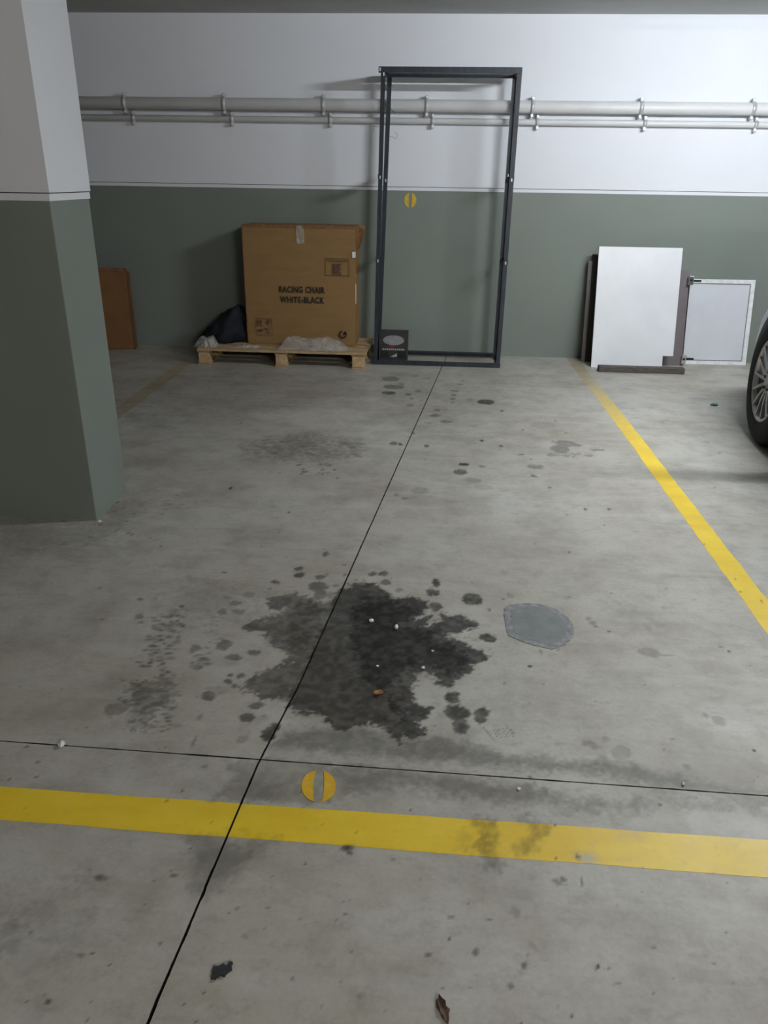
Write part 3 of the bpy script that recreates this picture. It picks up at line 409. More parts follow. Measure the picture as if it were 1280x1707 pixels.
 (-1.214,2.641,0.0035,0.0054,0.55,0.30),(-1.228,2.704,0.0060,0.0108,0.34,0.30),(-1.353,2.778,0.0105,0.0114,0.31,0.30),(-1.337,2.688,0.0065,0.0081,0.38,0.30),(-1.210,2.826,0.0045,0.0079,0.32,0.30),
 (-1.209,2.837,0.0076,0.0070,0.38,0.30),(-1.173,2.670,0.0071,0.0085,0.59,0.30),(-1.365,2.908,0.0050,0.0119,0.55,0.30),(-1.230,2.673,0.0060,0.0119,0.35,0.30),(-1.331,2.894,0.0060,0.0139,0.37,0.30),
 (-1.312,2.870,0.0115,0.0087,0.40,0.30),(-1.283,2.905,0.0100,0.0166,0.41,0.30),(-1.370,3.034,0.0110,0.0108,0.48,0.30),(-1.315,2.730,0.0080,0.0148,0.58,0.30),(-1.334,2.961,0.0061,0.0128,0.54,0.30),
 (-1.153,2.657,0.0096,0.0097,0.47,0.30),(-1.325,2.779,0.0071,0.0112,0.31,0.30),(-1.339,2.734,0.0070,0.0081,0.59,0.30),(-1.304,2.618,0.0100,0.0059,0.56,0.30),(-1.295,2.941,0.0096,0.0160,0.32,0.30),
 (-1.398,2.976,0.0120,0.0081,0.33,0.30),(-1.307,2.659,0.0050,0.0148,0.31,0.30),(-0.857,1.637,0.0020,0.0022,0.60,0.20),(-0.629,2.597,0.0050,0.0062,0.35,0.20),(0.151,2.423,0.0030,0.0030,0.40,0.20),
 (0.162,2.047,0.0030,0.0030,0.42,0.20),(0.840,2.315,0.0015,0.0030,0.39,0.20),(-0.954,1.394,0.0016,0.0018,0.54,0.20),(0.624,1.838,0.0025,0.0021,0.70,0.20),(-1.196,2.519,0.0020,0.0081,0.65,0.20),
 (-0.776,1.266,0.0025,0.0011,0.66,0.20),(-0.107,1.018,0.0015,0.0020,0.37,0.20),(0.160,2.397,0.0035,0.0035,0.47,0.20),(0.959,1.959,0.0040,0.0022,0.73,0.20),(-0.665,1.828,0.0025,0.0021,0.68,0.20),
 (-0.470,1.171,0.0015,0.0021,0.79,0.20),(1.512,3.450,0.0050,0.0070,0.69,0.20),(-0.281,1.088,0.0020,0.0011,0.61,0.20),(-0.591,2.736,0.0045,0.0081,0.65,0.20),(0.334,0.964,0.0021,0.0015,0.41,0.20),
 (-1.392,4.142,0.0071,0.0190,0.45,0.20),(0.378,0.891,0.0015,0.0016,0.47,0.20),(-0.285,1.116,0.0015,0.0021,0.48,0.20),(0.108,1.085,0.0010,0.0015,0.55,0.20),(0.570,0.957,0.0010,0.0016,0.63,0.20),
 (-0.849,1.526,0.0035,0.0034,0.63,0.20),(-0.541,0.837,0.0015,0.0007,0.48,0.20),(-0.192,0.828,0.0025,0.0011,0.59,0.20),(-0.465,0.989,0.0010,0.0011,0.39,0.20),(-1.911,3.400,0.0025,0.0065,0.60,0.20),
 (1.135,2.352,0.0040,0.0068,0.68,0.20),(0.568,0.992,0.0015,0.0011,0.39,0.20),(-0.384,0.846,0.0025,0.0016,0.72,0.20),(1.615,4.625,0.0035,0.0194,0.37,0.20),(-0.626,0.842,0.0010,0.0011,0.43,0.20),
 (-0.714,3.390,0.0025,0.0096,0.68,0.20),(0.038,1.609,0.0020,0.0025,0.63,0.20),(-0.015,0.907,0.0025,0.0010,0.62,0.20),(-0.681,1.108,0.0025,0.0021,0.40,0.20),(-0.215,1.262,0.0015,0.0015,0.41,0.20),
 (0.392,0.944,0.0021,0.0007,0.68,0.20),(-0.122,2.392,0.0015,0.0070,0.51,0.20),(-0.681,1.164,0.0015,0.0022,0.67,0.20),(-0.266,1.349,0.0025,0.0030,0.72,0.20),(-0.135,1.068,0.0016,0.0021,0.47,0.20),
 (-0.625,1.472,0.0020,0.0021,0.75,0.20),(-0.236,0.921,0.0021,0.0016,0.74,0.20),(-0.492,1.113,0.0025,0.0011,0.56,0.20),(-2.257,3.853,0.0070,0.0119,0.57,0.20),(-0.871,1.250,0.0025,0.0027,0.38,0.20),
 (-0.041,1.042,0.0021,0.0015,0.38,0.20),(-1.075,2.634,0.0045,0.0070,0.78,0.20),(0.721,2.935,0.0050,0.0061,0.67,0.20),(0.581,3.028,0.0035,0.0076,0.65,0.20),(1.209,2.747,0.0021,0.0085,0.79,0.20),
 (-0.128,1.041,0.0025,0.0015,0.79,0.20),(-0.671,1.158,0.0020,0.0011,0.59,0.20),(-0.270,3.384,0.0055,0.0045,0.51,0.20),(-1.006,3.904,0.0045,0.0067,0.49,0.20),(-0.128,1.241,0.0011,0.0015,0.36,0.20),
 (-0.442,3.129,0.0025,0.0076,0.40,0.20),(0.453,1.140,0.0025,0.0021,0.62,0.20),(-0.585,0.937,0.0010,0.0011,0.79,0.20),(0.022,1.690,0.0021,0.0030,0.69,0.20),(-0.915,1.374,0.0020,0.0022,0.40,0.20),
 (0.639,4.484,0.0030,0.0110,0.63,0.20),(-0.402,1.048,0.0010,0.0021,0.65,0.20),(0.208,1.134,0.0025,0.0005,0.41,0.20),(-0.327,0.932,0.0020,0.0016,0.58,0.20),(0.057,4.054,0.0051,0.0100,0.55,0.20),
 (-0.916,1.362,0.0015,0.0016,0.58,0.20),(-0.402,2.890,0.0040,0.0046,0.46,0.20),(0.137,1.453,0.0030,0.0025,0.60,0.20),(0.583,0.905,0.0016,0.0016,0.77,0.20),(0.641,2.075,0.0020,0.0030,0.48,0.20),
 (-0.344,1.562,0.0015,0.0021,0.38,0.20),(0.357,0.970,0.0025,0.0016,0.60,0.20),(0.292,1.726,0.0025,0.0040,0.46,0.20),(0.474,1.751,0.0030,0.0035,0.68,0.20),(-0.289,1.929,0.0015,0.0030,0.78,0.20),
 (1.494,4.103,0.0076,0.0152,0.42,0.20),(0.638,1.062,0.0015,0.0011,0.42,0.20),(-0.805,2.335,0.0020,0.0036,0.52,0.20),(0.708,1.193,0.0010,0.0021,0.75,0.20),(-0.038,0.860,0.0015,0.0010,0.48,0.20),
 (-0.798,2.387,0.0030,0.0032,0.41,0.20),(-1.100,1.677,0.0035,0.0038,0.46,0.20),(0.669,1.162,0.0025,0.0011,0.62,0.20),(0.487,1.224,0.0020,0.0016,0.53,0.20),(1.347,4.461,0.0070,0.0144,0.60,0.20),
 (-0.651,0.829,0.0021,0.0011,0.58,0.20),(-0.478,1.711,0.0020,0.0032,0.49,0.20),(-1.574,2.475,0.0030,0.0063,0.37,0.20),(1.395,4.376,0.0030,0.0082,0.51,0.20),(0.207,1.265,0.0025,0.0020,0.53,0.20),
 (0.720,4.414,0.0080,0.0197,0.48,0.20),(-0.605,1.674,0.0030,0.0036,0.43,0.20),(1.079,2.789,0.0040,0.0046,0.51,0.20),(0.339,1.817,0.0040,0.0040,0.40,0.20),(0.356,3.845,0.0060,0.0065,0.58,0.20),
 (0.320,1.074,0.0025,0.0016,0.55,0.20),(0.294,1.363,0.0015,0.0025,0.51,0.20),(-0.353,0.816,0.0020,0.0016,0.70,0.20),(0.575,1.342,0.0010,0.0016,0.79,0.20),(-0.372,1.520,0.0020,0.0021,0.36,0.20),
 (-0.817,1.134,0.0025,0.0011,0.42,0.20),(-0.984,1.679,0.0010,0.0045,0.77,0.20),(0.289,1.304,0.0011,0.0015,0.46,0.20),(0.429,1.657,0.0025,0.0025,0.38,0.20),(-0.441,2.953,0.0035,0.0065,0.63,0.20),
 (1.100,2.504,0.0035,0.0074,0.56,0.20),(0.807,1.494,0.0020,0.0027,0.70,0.20),(-0.519,2.521,0.0030,0.0036,0.48,0.20),(0.636,2.359,0.0050,0.0025,0.64,0.20),(-0.444,1.245,0.0030,0.0021,0.38,0.20),
 (0.511,4.211,0.0081,0.0131,0.78,0.20),(-1.009,2.568,0.0050,0.0049,0.66,0.20),(-0.244,1.383,0.0025,0.0025,0.79,0.20),(0.244,0.977,0.0016,0.0016,0.47,0.20),(0.167,0.919,0.0011,0.0015,0.69,0.20),
 (0.606,0.927,0.0015,0.0011,0.41,0.20),(-1.921,4.466,0.0071,0.0085,0.55,0.20),(-0.581,1.213,0.0021,0.0022,0.60,0.20),(0.242,4.710,0.0035,0.0090,0.74,0.20),(0.553,1.053,0.0010,0.0010,0.44,0.20),
 (-1.019,2.035,0.0030,0.0054,0.78,0.20),(-0.086,1.054,0.0015,0.0010,0.63,0.20),(-0.303,1.225,0.0020,0.0010,0.38,0.20),(-0.517,1.030,0.0025,0.0021,0.44,0.20),(0.041,2.361,0.0025,0.0025,0.59,0.20),
 (-0.020,3.257,0.0030,0.0090,0.71,0.20),(1.318,3.414,0.0050,0.0100,0.64,0.20),(-1.283,2.248,0.0035,0.0045,0.75,0.20),(0.538,2.667,0.0045,0.0071,0.63,0.20),(1.082,2.477,0.0025,0.0043,0.74,0.20),
 (-0.121,0.907,0.0005,0.0016,0.74,0.20),(-0.354,0.868,0.0021,0.0016,0.74,0.20),(0.175,1.041,0.0015,0.0015,0.66,0.20),(0.060,2.505,0.0020,0.0040,0.36,0.20),(-1.929,3.711,0.0030,0.0081,0.42,0.20),
 (0.004,0.980,0.0010,0.0010,0.72,0.20),(-0.416,1.302,0.0011,0.0016,0.50,0.20),(1.085,2.414,0.0045,0.0063,0.61,0.20),(0.500,1.049,0.0020,0.0016,0.47,0.20),(-0.639,1.464,0.0015,0.0032,0.41,0.20),
 (0.911,2.341,0.0040,0.0052,0.38,0.20),(-1.961,3.634,0.0035,0.0078,0.39,0.20),(1.503,3.928,0.0076,0.0136,0.68,0.20),(-0.302,2.179,0.0025,0.0050,0.46,0.20),(-1.109,2.233,0.0035,0.0065,0.64,0.20),
 (-1.110,3.070,0.0050,0.0084,0.52,0.20),(-2.246,4.853,0.0050,0.0197,0.68,0.20),(0.398,1.101,0.0015,0.0021,0.44,0.20),(-0.818,2.316,0.0025,0.0043,0.66,0.20),(-1.103,2.861,0.0040,0.0063,0.79,0.20),
 (-2.067,4.094,0.0056,0.0087,0.68,0.20),(-0.070,1.696,0.0030,0.0035,0.56,0.20),(0.324,2.408,0.0025,0.0040,0.62,0.20),(0.370,2.006,0.0035,0.0045,0.62,0.20),(-0.274,2.125,0.0035,0.0055,0.73,0.20),
 (0.304,1.300,0.0015,0.0021,0.78,0.20),(0.257,1.221,0.0025,0.0016,0.37,0.20),(-0.202,1.259,0.0016,0.0016,0.45,0.20),(0.633,1.175,0.0010,0.0016,0.47,0.20),(-0.564,1.299,0.0030,0.0021,0.64,0.20),
 (0.311,1.843,0.0035,0.0030,0.36,0.20),(-1.487,4.912,0.0081,0.0182,0.56,0.20),(-1.088,4.167,0.0056,0.0154,0.68,0.20),(0.375,2.026,0.0015,0.0035,0.65,0.20),(0.594,1.059,0.0025,0.0016,0.55,0.20),
 (-0.462,1.662,0.0035,0.0025,0.46,0.20),(-0.055,1.042,0.0015,0.0021,0.38,0.20),(-0.027,3.649,0.0025,0.0135,0.78,0.20),(0.832,2.408,0.0035,0.0052,0.54,0.20),(-0.291,0.923,0.0025,0.0011,0.46,0.20),
 (-0.563,0.802,0.0010,0.0011,0.77,0.20),(0.251,1.017,0.0010,0.0010,0.71,0.20),(0.666,1.129,0.0015,0.0016,0.47,0.20),(0.505,3.714,0.0061,0.0061,0.61,0.20),(0.326,1.029,0.0015,0.0010,0.46,0.20),
 (-0.621,3.136,0.0045,0.0076,0.42,0.20),(-0.788,2.032,0.0040,0.0047,0.77,0.20),(0.574,1.943,0.0020,0.0030,0.52,0.20),(-0.897,2.182,0.0045,0.0043,0.67,0.20),(0.416,2.732,0.0045,0.0080,0.47,0.20),
 (0.424,0.928,0.0011,0.0016,0.52,0.20),(0.190,0.858,0.0010,0.0010,0.69,0.20),(0.746,4.183,0.0065,0.0152,0.42,0.20),(-0.191,0.877,0.0021,0.0010,0.37,0.20),(0.037,4.115,0.0076,0.0140,0.37,0.20),
 (2.066,4.984,0.0055,0.0241,0.69,0.20),(0.470,1.199,0.0021,0.0016,0.37,0.20),(0.191,1.607,0.0020,0.0020,0.55,0.00),(0.199,1.609,0.0021,0.0020,0.55,0.00),(0.206,1.611,0.0021,0.0016,0.55,0.00),
 (0.214,1.614,0.0021,0.0015,0.55,0.00),(0.222,1.616,0.0021,0.0020,0.55,0.00),(0.230,1.618,0.0020,0.0020,0.55,0.00),(0.193,1.600,0.0020,0.0020,0.55,0.00),(0.200,1.602,0.0020,0.0021,0.55,0.00),
 (0.208,1.604,0.0020,0.0020,0.55,0.00),(0.216,1.606,0.0020,0.0020,0.55,0.00),(0.224,1.608,0.0020,0.0020,0.55,0.00),(0.232,1.610,0.0021,0.0020,0.55,0.00),(0.195,1.593,0.0021,0.0021,0.55,0.00),
 (0.202,1.595,0.0020,0.0020,0.55,0.00),(0.210,1.597,0.0020,0.0020,0.55,0.00),(0.218,1.599,0.0020,0.0020,0.55,0.00),(0.226,1.601,0.0020,0.0021,0.55,0.00),(0.233,1.603,0.0020,0.0021,0.55,0.00),
 (0.196,1.585,0.0021,0.0015,0.55,0.00),(0.204,1.587,0.0021,0.0015,0.55,0.00),(0.212,1.590,0.0021,0.0015,0.55,0.00),(0.220,1.592,0.0021,0.0016,0.55,0.00),(0.227,1.594,0.0021,0.0020,0.55,0.00),
 (0.235,1.596,0.0020,0.0020,0.55,0.00),(0.198,1.578,0.0020,0.0020,0.55,0.00),(0.206,1.580,0.0020,0.0020,0.55,0.00),(0.214,1.582,0.0021,0.0016,0.55,0.00),(0.221,1.584,0.0021,0.0015,0.55,0.00),
 (0.229,1.586,0.0021,0.0015,0.55,0.00),(0.237,1.588,0.0021,0.0015,0.55,0.00),(0.164,1.617,0.0020,0.0030,0.60,0.00),(0.166,1.612,0.0020,0.0030,0.60,0.00),(0.168,1.608,0.0021,0.0025,0.60,0.00),
 (0.170,1.603,0.0020,0.0030,0.60,0.00),(0.173,1.599,0.0021,0.0025,0.60,0.00),(0.175,1.594,0.0020,0.0030,0.60,0.00),(0.177,1.590,0.0020,0.0030,0.60,0.00),(0.179,1.585,0.0021,0.0025,0.60,0.00),
 (0.181,1.581,0.0020,0.0030,0.60,0.00),(0.184,1.577,0.0021,0.0025,0.60,0.00),(0.186,1.572,0.0020,0.0030,0.60,0.00),(0.188,1.568,0.0020,0.0030,0.60,0.00),(0.224,1.627,0.0025,0.0025,0.50,0.00),
 (0.227,1.622,0.0021,0.0025,0.50,0.00),(0.229,1.618,0.0020,0.0025,0.50,0.00),(0.231,1.614,0.0020,0.0025,0.50,0.00),(0.234,1.610,0.0021,0.0025,0.50,0.00),(0.236,1.605,0.0020,0.0025,0.50,0.00),
 (0.238,1.601,0.0020,0.0025,0.50,0.00),(0.240,1.597,0.0020,0.0025,0.50,0.00),
]

# ------------------------------------------------------------------ stains on the floor: a field over the slab
rng = np.random.default_rng(7)
_H = rng.random((256, 256))
def vnoise(x, y):
    xi = np.floor(x).astype(int); yi = np.floor(y).astype(int); fx = x - xi; fy = y - yi
    fx = fx * fx * (3 - 2 * fx); fy = fy * fy * (3 - 2 * fy)
    h = lambda a, b: _H[a & 255, b & 255]
    return (h(xi, yi) * (1 - fx) + h(xi + 1, yi) * fx) * (1 - fy) + (h(xi, yi + 1) * (1 - fx) + h(xi + 1, yi + 1) * fx) * fy
def fbm(x, y, sc, octv=4):
    s = np.zeros_like(x); a = .5; t = 0
    for i in range(octv):
        s += a * vnoise(x * sc + 17.3 * i, y * sc + 9.1 * i); t += a; a *= .55; sc *= 2.03
    return s / t
def poly_sdf(px, py, pts):
    d = np.full(px.shape, 1e9); inside = np.zeros(px.shape, bool)
    n = len(pts)
    for i in range(n):
        ax, ay = pts[i]; bx, by = pts[(i + 1) % n]
        ex, ey = bx - ax, by - ay; L = ex * ex + ey * ey + 1e-12
        t = np.clip(((px - ax) * ex + (py - ay) * ey) / L, 0, 1)
        d = np.minimum(d, (px - ax - t * ex) ** 2 + (py - ay - t * ey) ** 2)
        if ay != by:
            c = ((ay > py) != (by > py)) & (px < (bx - ax) * (py - ay) / (by - ay) + ax)
            inside ^= c
    d = np.sqrt(d)
    return np.where(inside, -d, d)
def sst(a, b, x):
    t = np.clip((x - a) / (b - a), 0, 1); return t * t * (3 - 2 * t)
def stain_field(X, Y):
    n = len(X)
    stain = np.zeros(n); brown = np.zeros(n)
    w1 = fbm(X, Y, 28, 5) - .5; w2 = fbm(X + 31.7, Y - 12.2, 28, 5) - .5
    w1 = w1 + .95 * (fbm(X + 2, Y, 85, 3) - .5); w2 = w2 + .95 * (fbm(X - 7, Y + 4, 95, 3) - .5)
    mott = fbm(X + 5, Y + 3, 55, 4); mott2 = fbm(X - 8, Y + 1, 11, 4)
    for dk, brn, soft, warp, speck, pts in POLYS:
        p = np.array(pts); mg = soft * 2 + warp * 2 + .02
        k = np.where((X > p[:, 0].min() - mg) & (X < p[:, 0].max() + mg) & (Y > p[:, 1].min() - mg) & (Y < p[:, 1].max() + mg))[0]
        if not len(k): continue
        sd = poly_sdf(X[k] + w1[k] * warp * 3.6, Y[k] + w2[k] * warp * 3.6, pts)
        cov = 1 - sst(-soft, soft, sd)
        tex = 1 - speck * np.clip((.62 - mott[k]) * 3.2, 0, 1) - .35 * speck * np.clip((.55 - mott2[k]) * 4, 0, 1)
        v = dk * cov * np.clip(tex, 0, 1)
        stain[k] = np.maximum(stain[k], v * (1 - .35 * brn)); brown[k] = np.maximum(brown[k], v * brn)
    for cx, cy, rx, ry, dk, brn in SPOTS:
        k = np.where((np.abs(X - cx) < rx * 1.6 + .006) & (np.abs(Y - cy) < ry * 1.6 + .006))[0]
        if not len(k): continue
        wx = min(.016, rx * 1.3); wy = min(.020, ry * 1.3)
        r = np.sqrt(((X[k] - cx + w1[k] * wx) / rx) ** 2 + ((Y[k] - cy + w2[k] * wy) / ry) ** 2)
        e = min(.5, max(.15, .004 / min(rx, ry)))
        cov = 1 - sst(1 - e, 1 + e, r)
        v = dk * cov * (1 - .25 * np.clip((.6 - mott[k]) * 3, 0, 1))
        stain[k] = np.maximum(stain[k], v * (1 - .35 * brn)); brown[k] = np.maximum(brown[k], v * brn)
    return stain, brown

def xj(y):   # the long saw-cut joint across the bay
    return np.interp(y, [-9, .807, 1.434, 1.757, 3.394, 5.66, 6.3], [-1.32, -.433, -.385, -.340, -.178, .047, .111])
def yj(x): return 1.444 - .0163 * (x + .1)   # the short cross joint
GAP = .0023
def graded(a, b, fn):
    out = [a]
    while out[-1] < b - 1e-6: out.append(min(b, out[-1] + fn(out[-1])))
    return np.array(out)
def grid_mesh(name, XX, YY, z, mat, parent, skirt=0., wear=None, dark=0.):
    ny, nx = XX.shape
    X = XX.ravel(); Y = YY.ravel()
    st, br = stain_field(X, Y)
    co = np.stack([X, Y, np.full_like(X, z)], 1)
    idx = np.arange(ny * nx).reshape(ny, nx)
    q = np.stack([idx[:-1, :-1], idx[:-1, 1:], idx[1:, 1:], idx[1:, :-1]], -1).reshape(-1, 4)
    if skirt:
        ring = np.concatenate([idx[0, :], idx[1:, -1], idx[-1, -2::-1], idx[-2:0:-1, 0]])
        top = co[ring].copy(); low = top.copy(); low[:, 2] -= skirt      # the cut sides carry their own dark value
        b1 = len(co); b2 = b1 + len(ring); co = np.concatenate([co, top, low])
        sd = np.maximum(st[ring], dark); st = np.concatenate([st, sd, sd]); br = np.concatenate([br, br[ring], br[ring]])
        k = np.arange(len(ring)); k2 = np.roll(k, -1)
        q = np.concatenate([q, np.stack([b1 + k2, b1 + k, b2 + k, b2 + k2], -1)])
    me = bpy.data.meshes.new(name)
    me.vertices.add(len(co)); me.vertices.foreach_set('co', co.astype(np.float32).ravel())
    me.loops.add(q.size); me.loops.foreach_set('vertex_index', q.astype(np.int32).ravel())
    me.polygons.add(len(q)); me.polygons.foreach_set('loop_start', np.arange(0, q.size, 4, dtype=np.int32))
    me.polygons.foreach_set('loop_total', np.full(len(q), 4, dtype=np.int32))
    me.update(calc_edges=True); me.validate()
    for nm, v in (('stain', st), ('brown', br)):
        a = me.attributes.new(nm, 'FLOAT', 'POINT'); a.data.foreach_set('value', v.astype(np.float32))
    if wear is not None:
        a = me.attributes.new('wear', 'FLOAT', 'POINT'); v = np.zeros(len(co), np.float32); wv = wear(co[:, 0], co[:, 1]); v[:] = wv; a.data.foreach_set('value', v)
    return link(name, me, mat, parent)

# ------------------------------------------------------------------ the setting
X0, X1, Y0 = -9.0, 12.0, -9.0
fl = B().box(X0, X1, Y0, YW, -.08, -.03).out('floor', 'joint')
tag(fl, 'grey garage concrete floor with oil stains and saw-cut joints', kind='structure')
near_dx = lambda a: .0045 if a < 1.25 else min(.05, .0045 + (a - 1.25) * .02)
offR = graded(GAP, 3.4, near_dx); offL = -graded(GAP, 3.4, near_dx)[::-1]
rowsF = graded(0, 1, lambda t: .0045 * ((1.444 + t * 4.739) / 1.6) ** 1.25 / 4.739)
rowsN = graded(0, 1, lambda t: (.0045 if t < .62 else .02) / 1.2)
def chip(y, side):
    return side * .0008 * np.clip(fbm(y * 1.0 + 3 * side, y * 0 + 7.7, 30, 3) - .55, 0, 1) * 6
for off, side in ((offL, -1), (offR, 1)):
    for rows, ya, yb in ((rowsF, 'j', YW), (rowsN, 'j', .24)):
        sgn = 1 if yb > 2 else -1
        XX = np.zeros((len(rows), len(off))); YY = np.zeros_like(XX)
        for i, t in enumerate(rows):
            ys = 1.444 + t * (yb - 1.444)
            x = xj(ys) + off
            start = yj(x) + sgn * (GAP * .72 + .0012 * np.clip(fbm(x, x * 0 + 2.2, 22, 3) - .45, 0, 1) * 3)
            YY[i] = start * (1 - t) + yb * t; XX[i] = xj(YY[i]) + off
        edge = 0 if side > 0 else -1
        XX[:, edge] += chip(YY[:, edge], side)
        if sgn < 0: XX = XX[::-1]; YY = YY[::-1]
        grid_mesh('slab', XX, YY, 0., 'floor', fl, skirt=.03, dark=.97)
# plain slabs beyond the bay
for x0, x1, y0, y1 in ((X0, -3.62, .24, YW), (3.68, X1, .24, YW), (X0, X1, Y0, .235)):
    g = graded(0, 1, lambda t: .1)
    if x0 == X0 and x1 < 0: ex0 = np.full(11, x0); ex1 = xj(y0 + g * (y1 - y0)) - 3.405
    elif x1 == X1 and x0 > 0: ex0 = xj(y0 + g * (y1 - y0)) + 3.405; ex1 = np.full(11, x1)
    else: ex0 = np.full(11, x0); ex1 = np.full(11, x1)
    YY = np.repeat((y0 + g * (y1 - y0))[:, None], 11, 1); XX = ex0[:, None] + (ex1 - ex0)[:, None] * g[None, :]
    grid_mesh('slab', XX, YY, 0., 'floor', fl, skirt=.012)

# painted lines
def line(ax, mat, label, wear, z=.0006):
    o = grid_mesh('painted_line', ax[0], ax[1], z, mat, fl, skirt=.0006, wear=wear); o['label'] = label; return o
def strip_y(xa, xb, ya, yb, n=14):      # strip along Y; xa, xb functions of y
    r = graded(0, 1, lambda t: .008 / (yb - ya) * (1 + 2 * t)); c = np.linspace(0, 1, n)
    wob = lambda y: .003 * (fbm(y, y * 0, 14, 3) - .5) * 2
    y = ya + r * (yb - ya)
    XX = (xa(y) + wob(y))[:, None] * (1 - c) + (xb(y) + wob(y + 40))[:, None] * c
    return XX, np.repeat(y[:, None], n, 1)
xin = lambda y: np.interp(y, [1.9, 4.3, 6.2], [1.076, 1.066, 1.036])
line(strip_y(xin, lambda y: xin(y) + .084, 1.33, 6.17), 'line_faded', 'yellow painted bay line, fading towards the wall',
     lambda x, y: np.interp(y, [1.3, 3.6, 4.3, 5.0, 5.6, 6.1], [-.05, .0, .12, .42, .72, .95]))
for ya, yb in ((1.36, 2.77), (3.1, 5.62)):
    line(strip_y(lambda y: y * 0 - 1.905, lambda y: y * 0 - 1.80, ya, yb), 'line_faded', 'faded brownish bay line beside the pillar',
         lambda x, y: np.interp(y, [1.3, 2.8, 4.5, 5.6], [.3, .55, .72, .85]))
for xa, xb in ((-2.2, 'j'), ('j', 2.2)):
    n = 14; c = np.linspace(0, 1, n)
    yb = 1.204; ya = 1.302
    jl = float(xj(1.25)); x0 = xa if xa != 'j' else jl + GAP; x1 = xb if xb != 'j' else jl - GAP
    r = graded(0, 1, lambda t: .0055 / (x1 - x0))
    x = x0 + r * (x1 - x0)
    lo = yb - .0105 * (x + .07) + .003 * (vnoise(x * 8, x * 0 + 3) - .5); hi = ya - .0075 * (x + .07) + .003 * (vnoise(x * 8, x * 0 + 9) - .5)
    YY = lo[:, None] * (1 - c) + hi[:, None] * c; XX = np.repeat(x[:, None], n, 1)
    if xa == 'j': XX = XX + (xj(YY) - jl) * (1 - r[:, None])
    else: XX = XX + (xj(YY) - jl) * r[:, None]
    line((XX, YY), 'line_yellow', 'bright yellow painted line across the bay mouth', lambda x, y: .02 + .05 * np.clip(x, 0, 1) + .42 * np.exp(-((x - .358) / .022) ** 2 - ((y - 1.214) / .020) ** 2) + .20 * np.exp(-((x - .468) / .045) ** 2 - ((y - 1.283) / .016) ** 2))

def zero_mark(parent, mat, to3, a, b, g, t3):
    """a stencilled 0: two bowed halves with a slot between them"""
    for s in (-1, 1):
        bb = B(); out = []
        th0 = math.acos(g * .45 / a)
        for i in range(15):
            t = -th0 + 2 * th0 * i / 14
            out.append((s * a * math.cos(t), b * math.sin(t)))
        for i in range(9):
            y = 1 - 2 * i / 8
            yy = y * b * math.sin(th0) * .93
            out.append((s * g * (1 - .25 * y * y), yy))
        bb.prism([to3(x, y) for x, y in out], t3)
        o = bb.out('stencil_mark', mat, parent)
        o['label'] = 'half of a yellow stencilled 0'
zero_mark(fl, 'mark', lambda x, y: (-.229 + x - .10 * y, 1.373 + y, .0003), .0405, .051, .0125, (0, 0, .0009))

# the cement repair patch
PATCH = [(0.26, 2.221), (0.271, 2.239), (0.302, 2.256), (0.335, 2.264), (0.377, 2.263), (0.405, 2.251), (0.43, 2.234), (0.453, 2.205), (0.467, 2.17), (0.473, 2.121), (0.463, 2.076), (0.445, 2.041), (0.424, 2.018), (0.387, 1.993), (0.352, 2.004), (0.311, 2.02), (0.286, 2.039), (0.262, 2.058), (0.256, 2.092), (0.256, 2.155)]
def dense(pts, n=5, amp=.0025):
    out = []
    for i, (a, b) in enumerate(zip(pts, pts[1:] + pts[:1])):
        for k in range(n):
            t = k / n; out.append((a[0] + (b[0] - a[0]) * t + random.uniform(-amp, amp), a[1] + (b[1] - a[1]) * t + random.uniform(-amp, amp)))
    return out
pr = dense(PATCH)
pc = (.362, 2.13)
o = B().prism([(x, y, .0002) for x, y in pr], (0, 0, .0016)).out('repair_patch', 'patch_rim', fl); o['label'] = 'pale rough rim of the round cement repair patch'
inner = [(pc[0] + (x - pc[0]) * .80 + random.uniform(-.003, .003), pc[1] + (y - pc[1]) * .82 + random.uniform(-.003, .003)) for x, y in pr]
o2 = B().prism([(x, y, .0018) for x, y in inner], (0, 0, .0006)).out('patch_centre', 'patch', o); o2['label'] = 'smooth dark grey centre of the repair patch'

# walls
def two_tone(name, boxlow, boxup, label, extra=None):
    wl = B().box(*boxlow).out(name, 'green_wall'); tag(wl, label, kind='structure')
    B().box(*boxup).out('upper_wall', 'white_wall', wl)
    return wl
wb = two_tone('wall_back', (X0, X1, YW, YW + .2, -.05, BAND), (X0, X1, YW - .002, YW + .2, BAND + .026, CEIL + .02), 'garage wall, sage green below and white above')
B().box(X0, X1, YW - .003, YW + .2, BAND, BAND + .0225).out('paint_border', 'white_wall', wb)
zero_mark(wb, 'mark_wall', lambda x, y: (-.231 + x, YW - .0003, 1.139 + y), .0440, .053, .0125, (0, -.0009, 0))
two_tone('wall_left', (X0 - .2, X0, Y0, YW, -.05, BAND), (X0 - .2, X0 + .002, Y0, YW, BAND, CEIL + .02), 'far left garage wall, sage green below and white above')
two_tone('wall_right', (X1, X1 + .2, Y0, YW, -.05, BAND), (X1 - .002, X1 + .2, Y0, YW, BAND, CEIL + .02), 'far right garage wall, sage green below and white above')
two_tone('wall_front', (X0, X1, Y0 - .2, Y0, -.05, BAND), (X0, X1, Y0 - .2, Y0 + .002, BAND, CEIL + .02), 'garage wall behind the aisle, sage green below and white above')
tag(B().box(X0 - .2, X1 + .2, Y0 - .2, YW + .2, CEIL, CEIL + .2).out('ceiling', 'ceiling'), 'bare grey concrete garage ceiling', kind='structure')
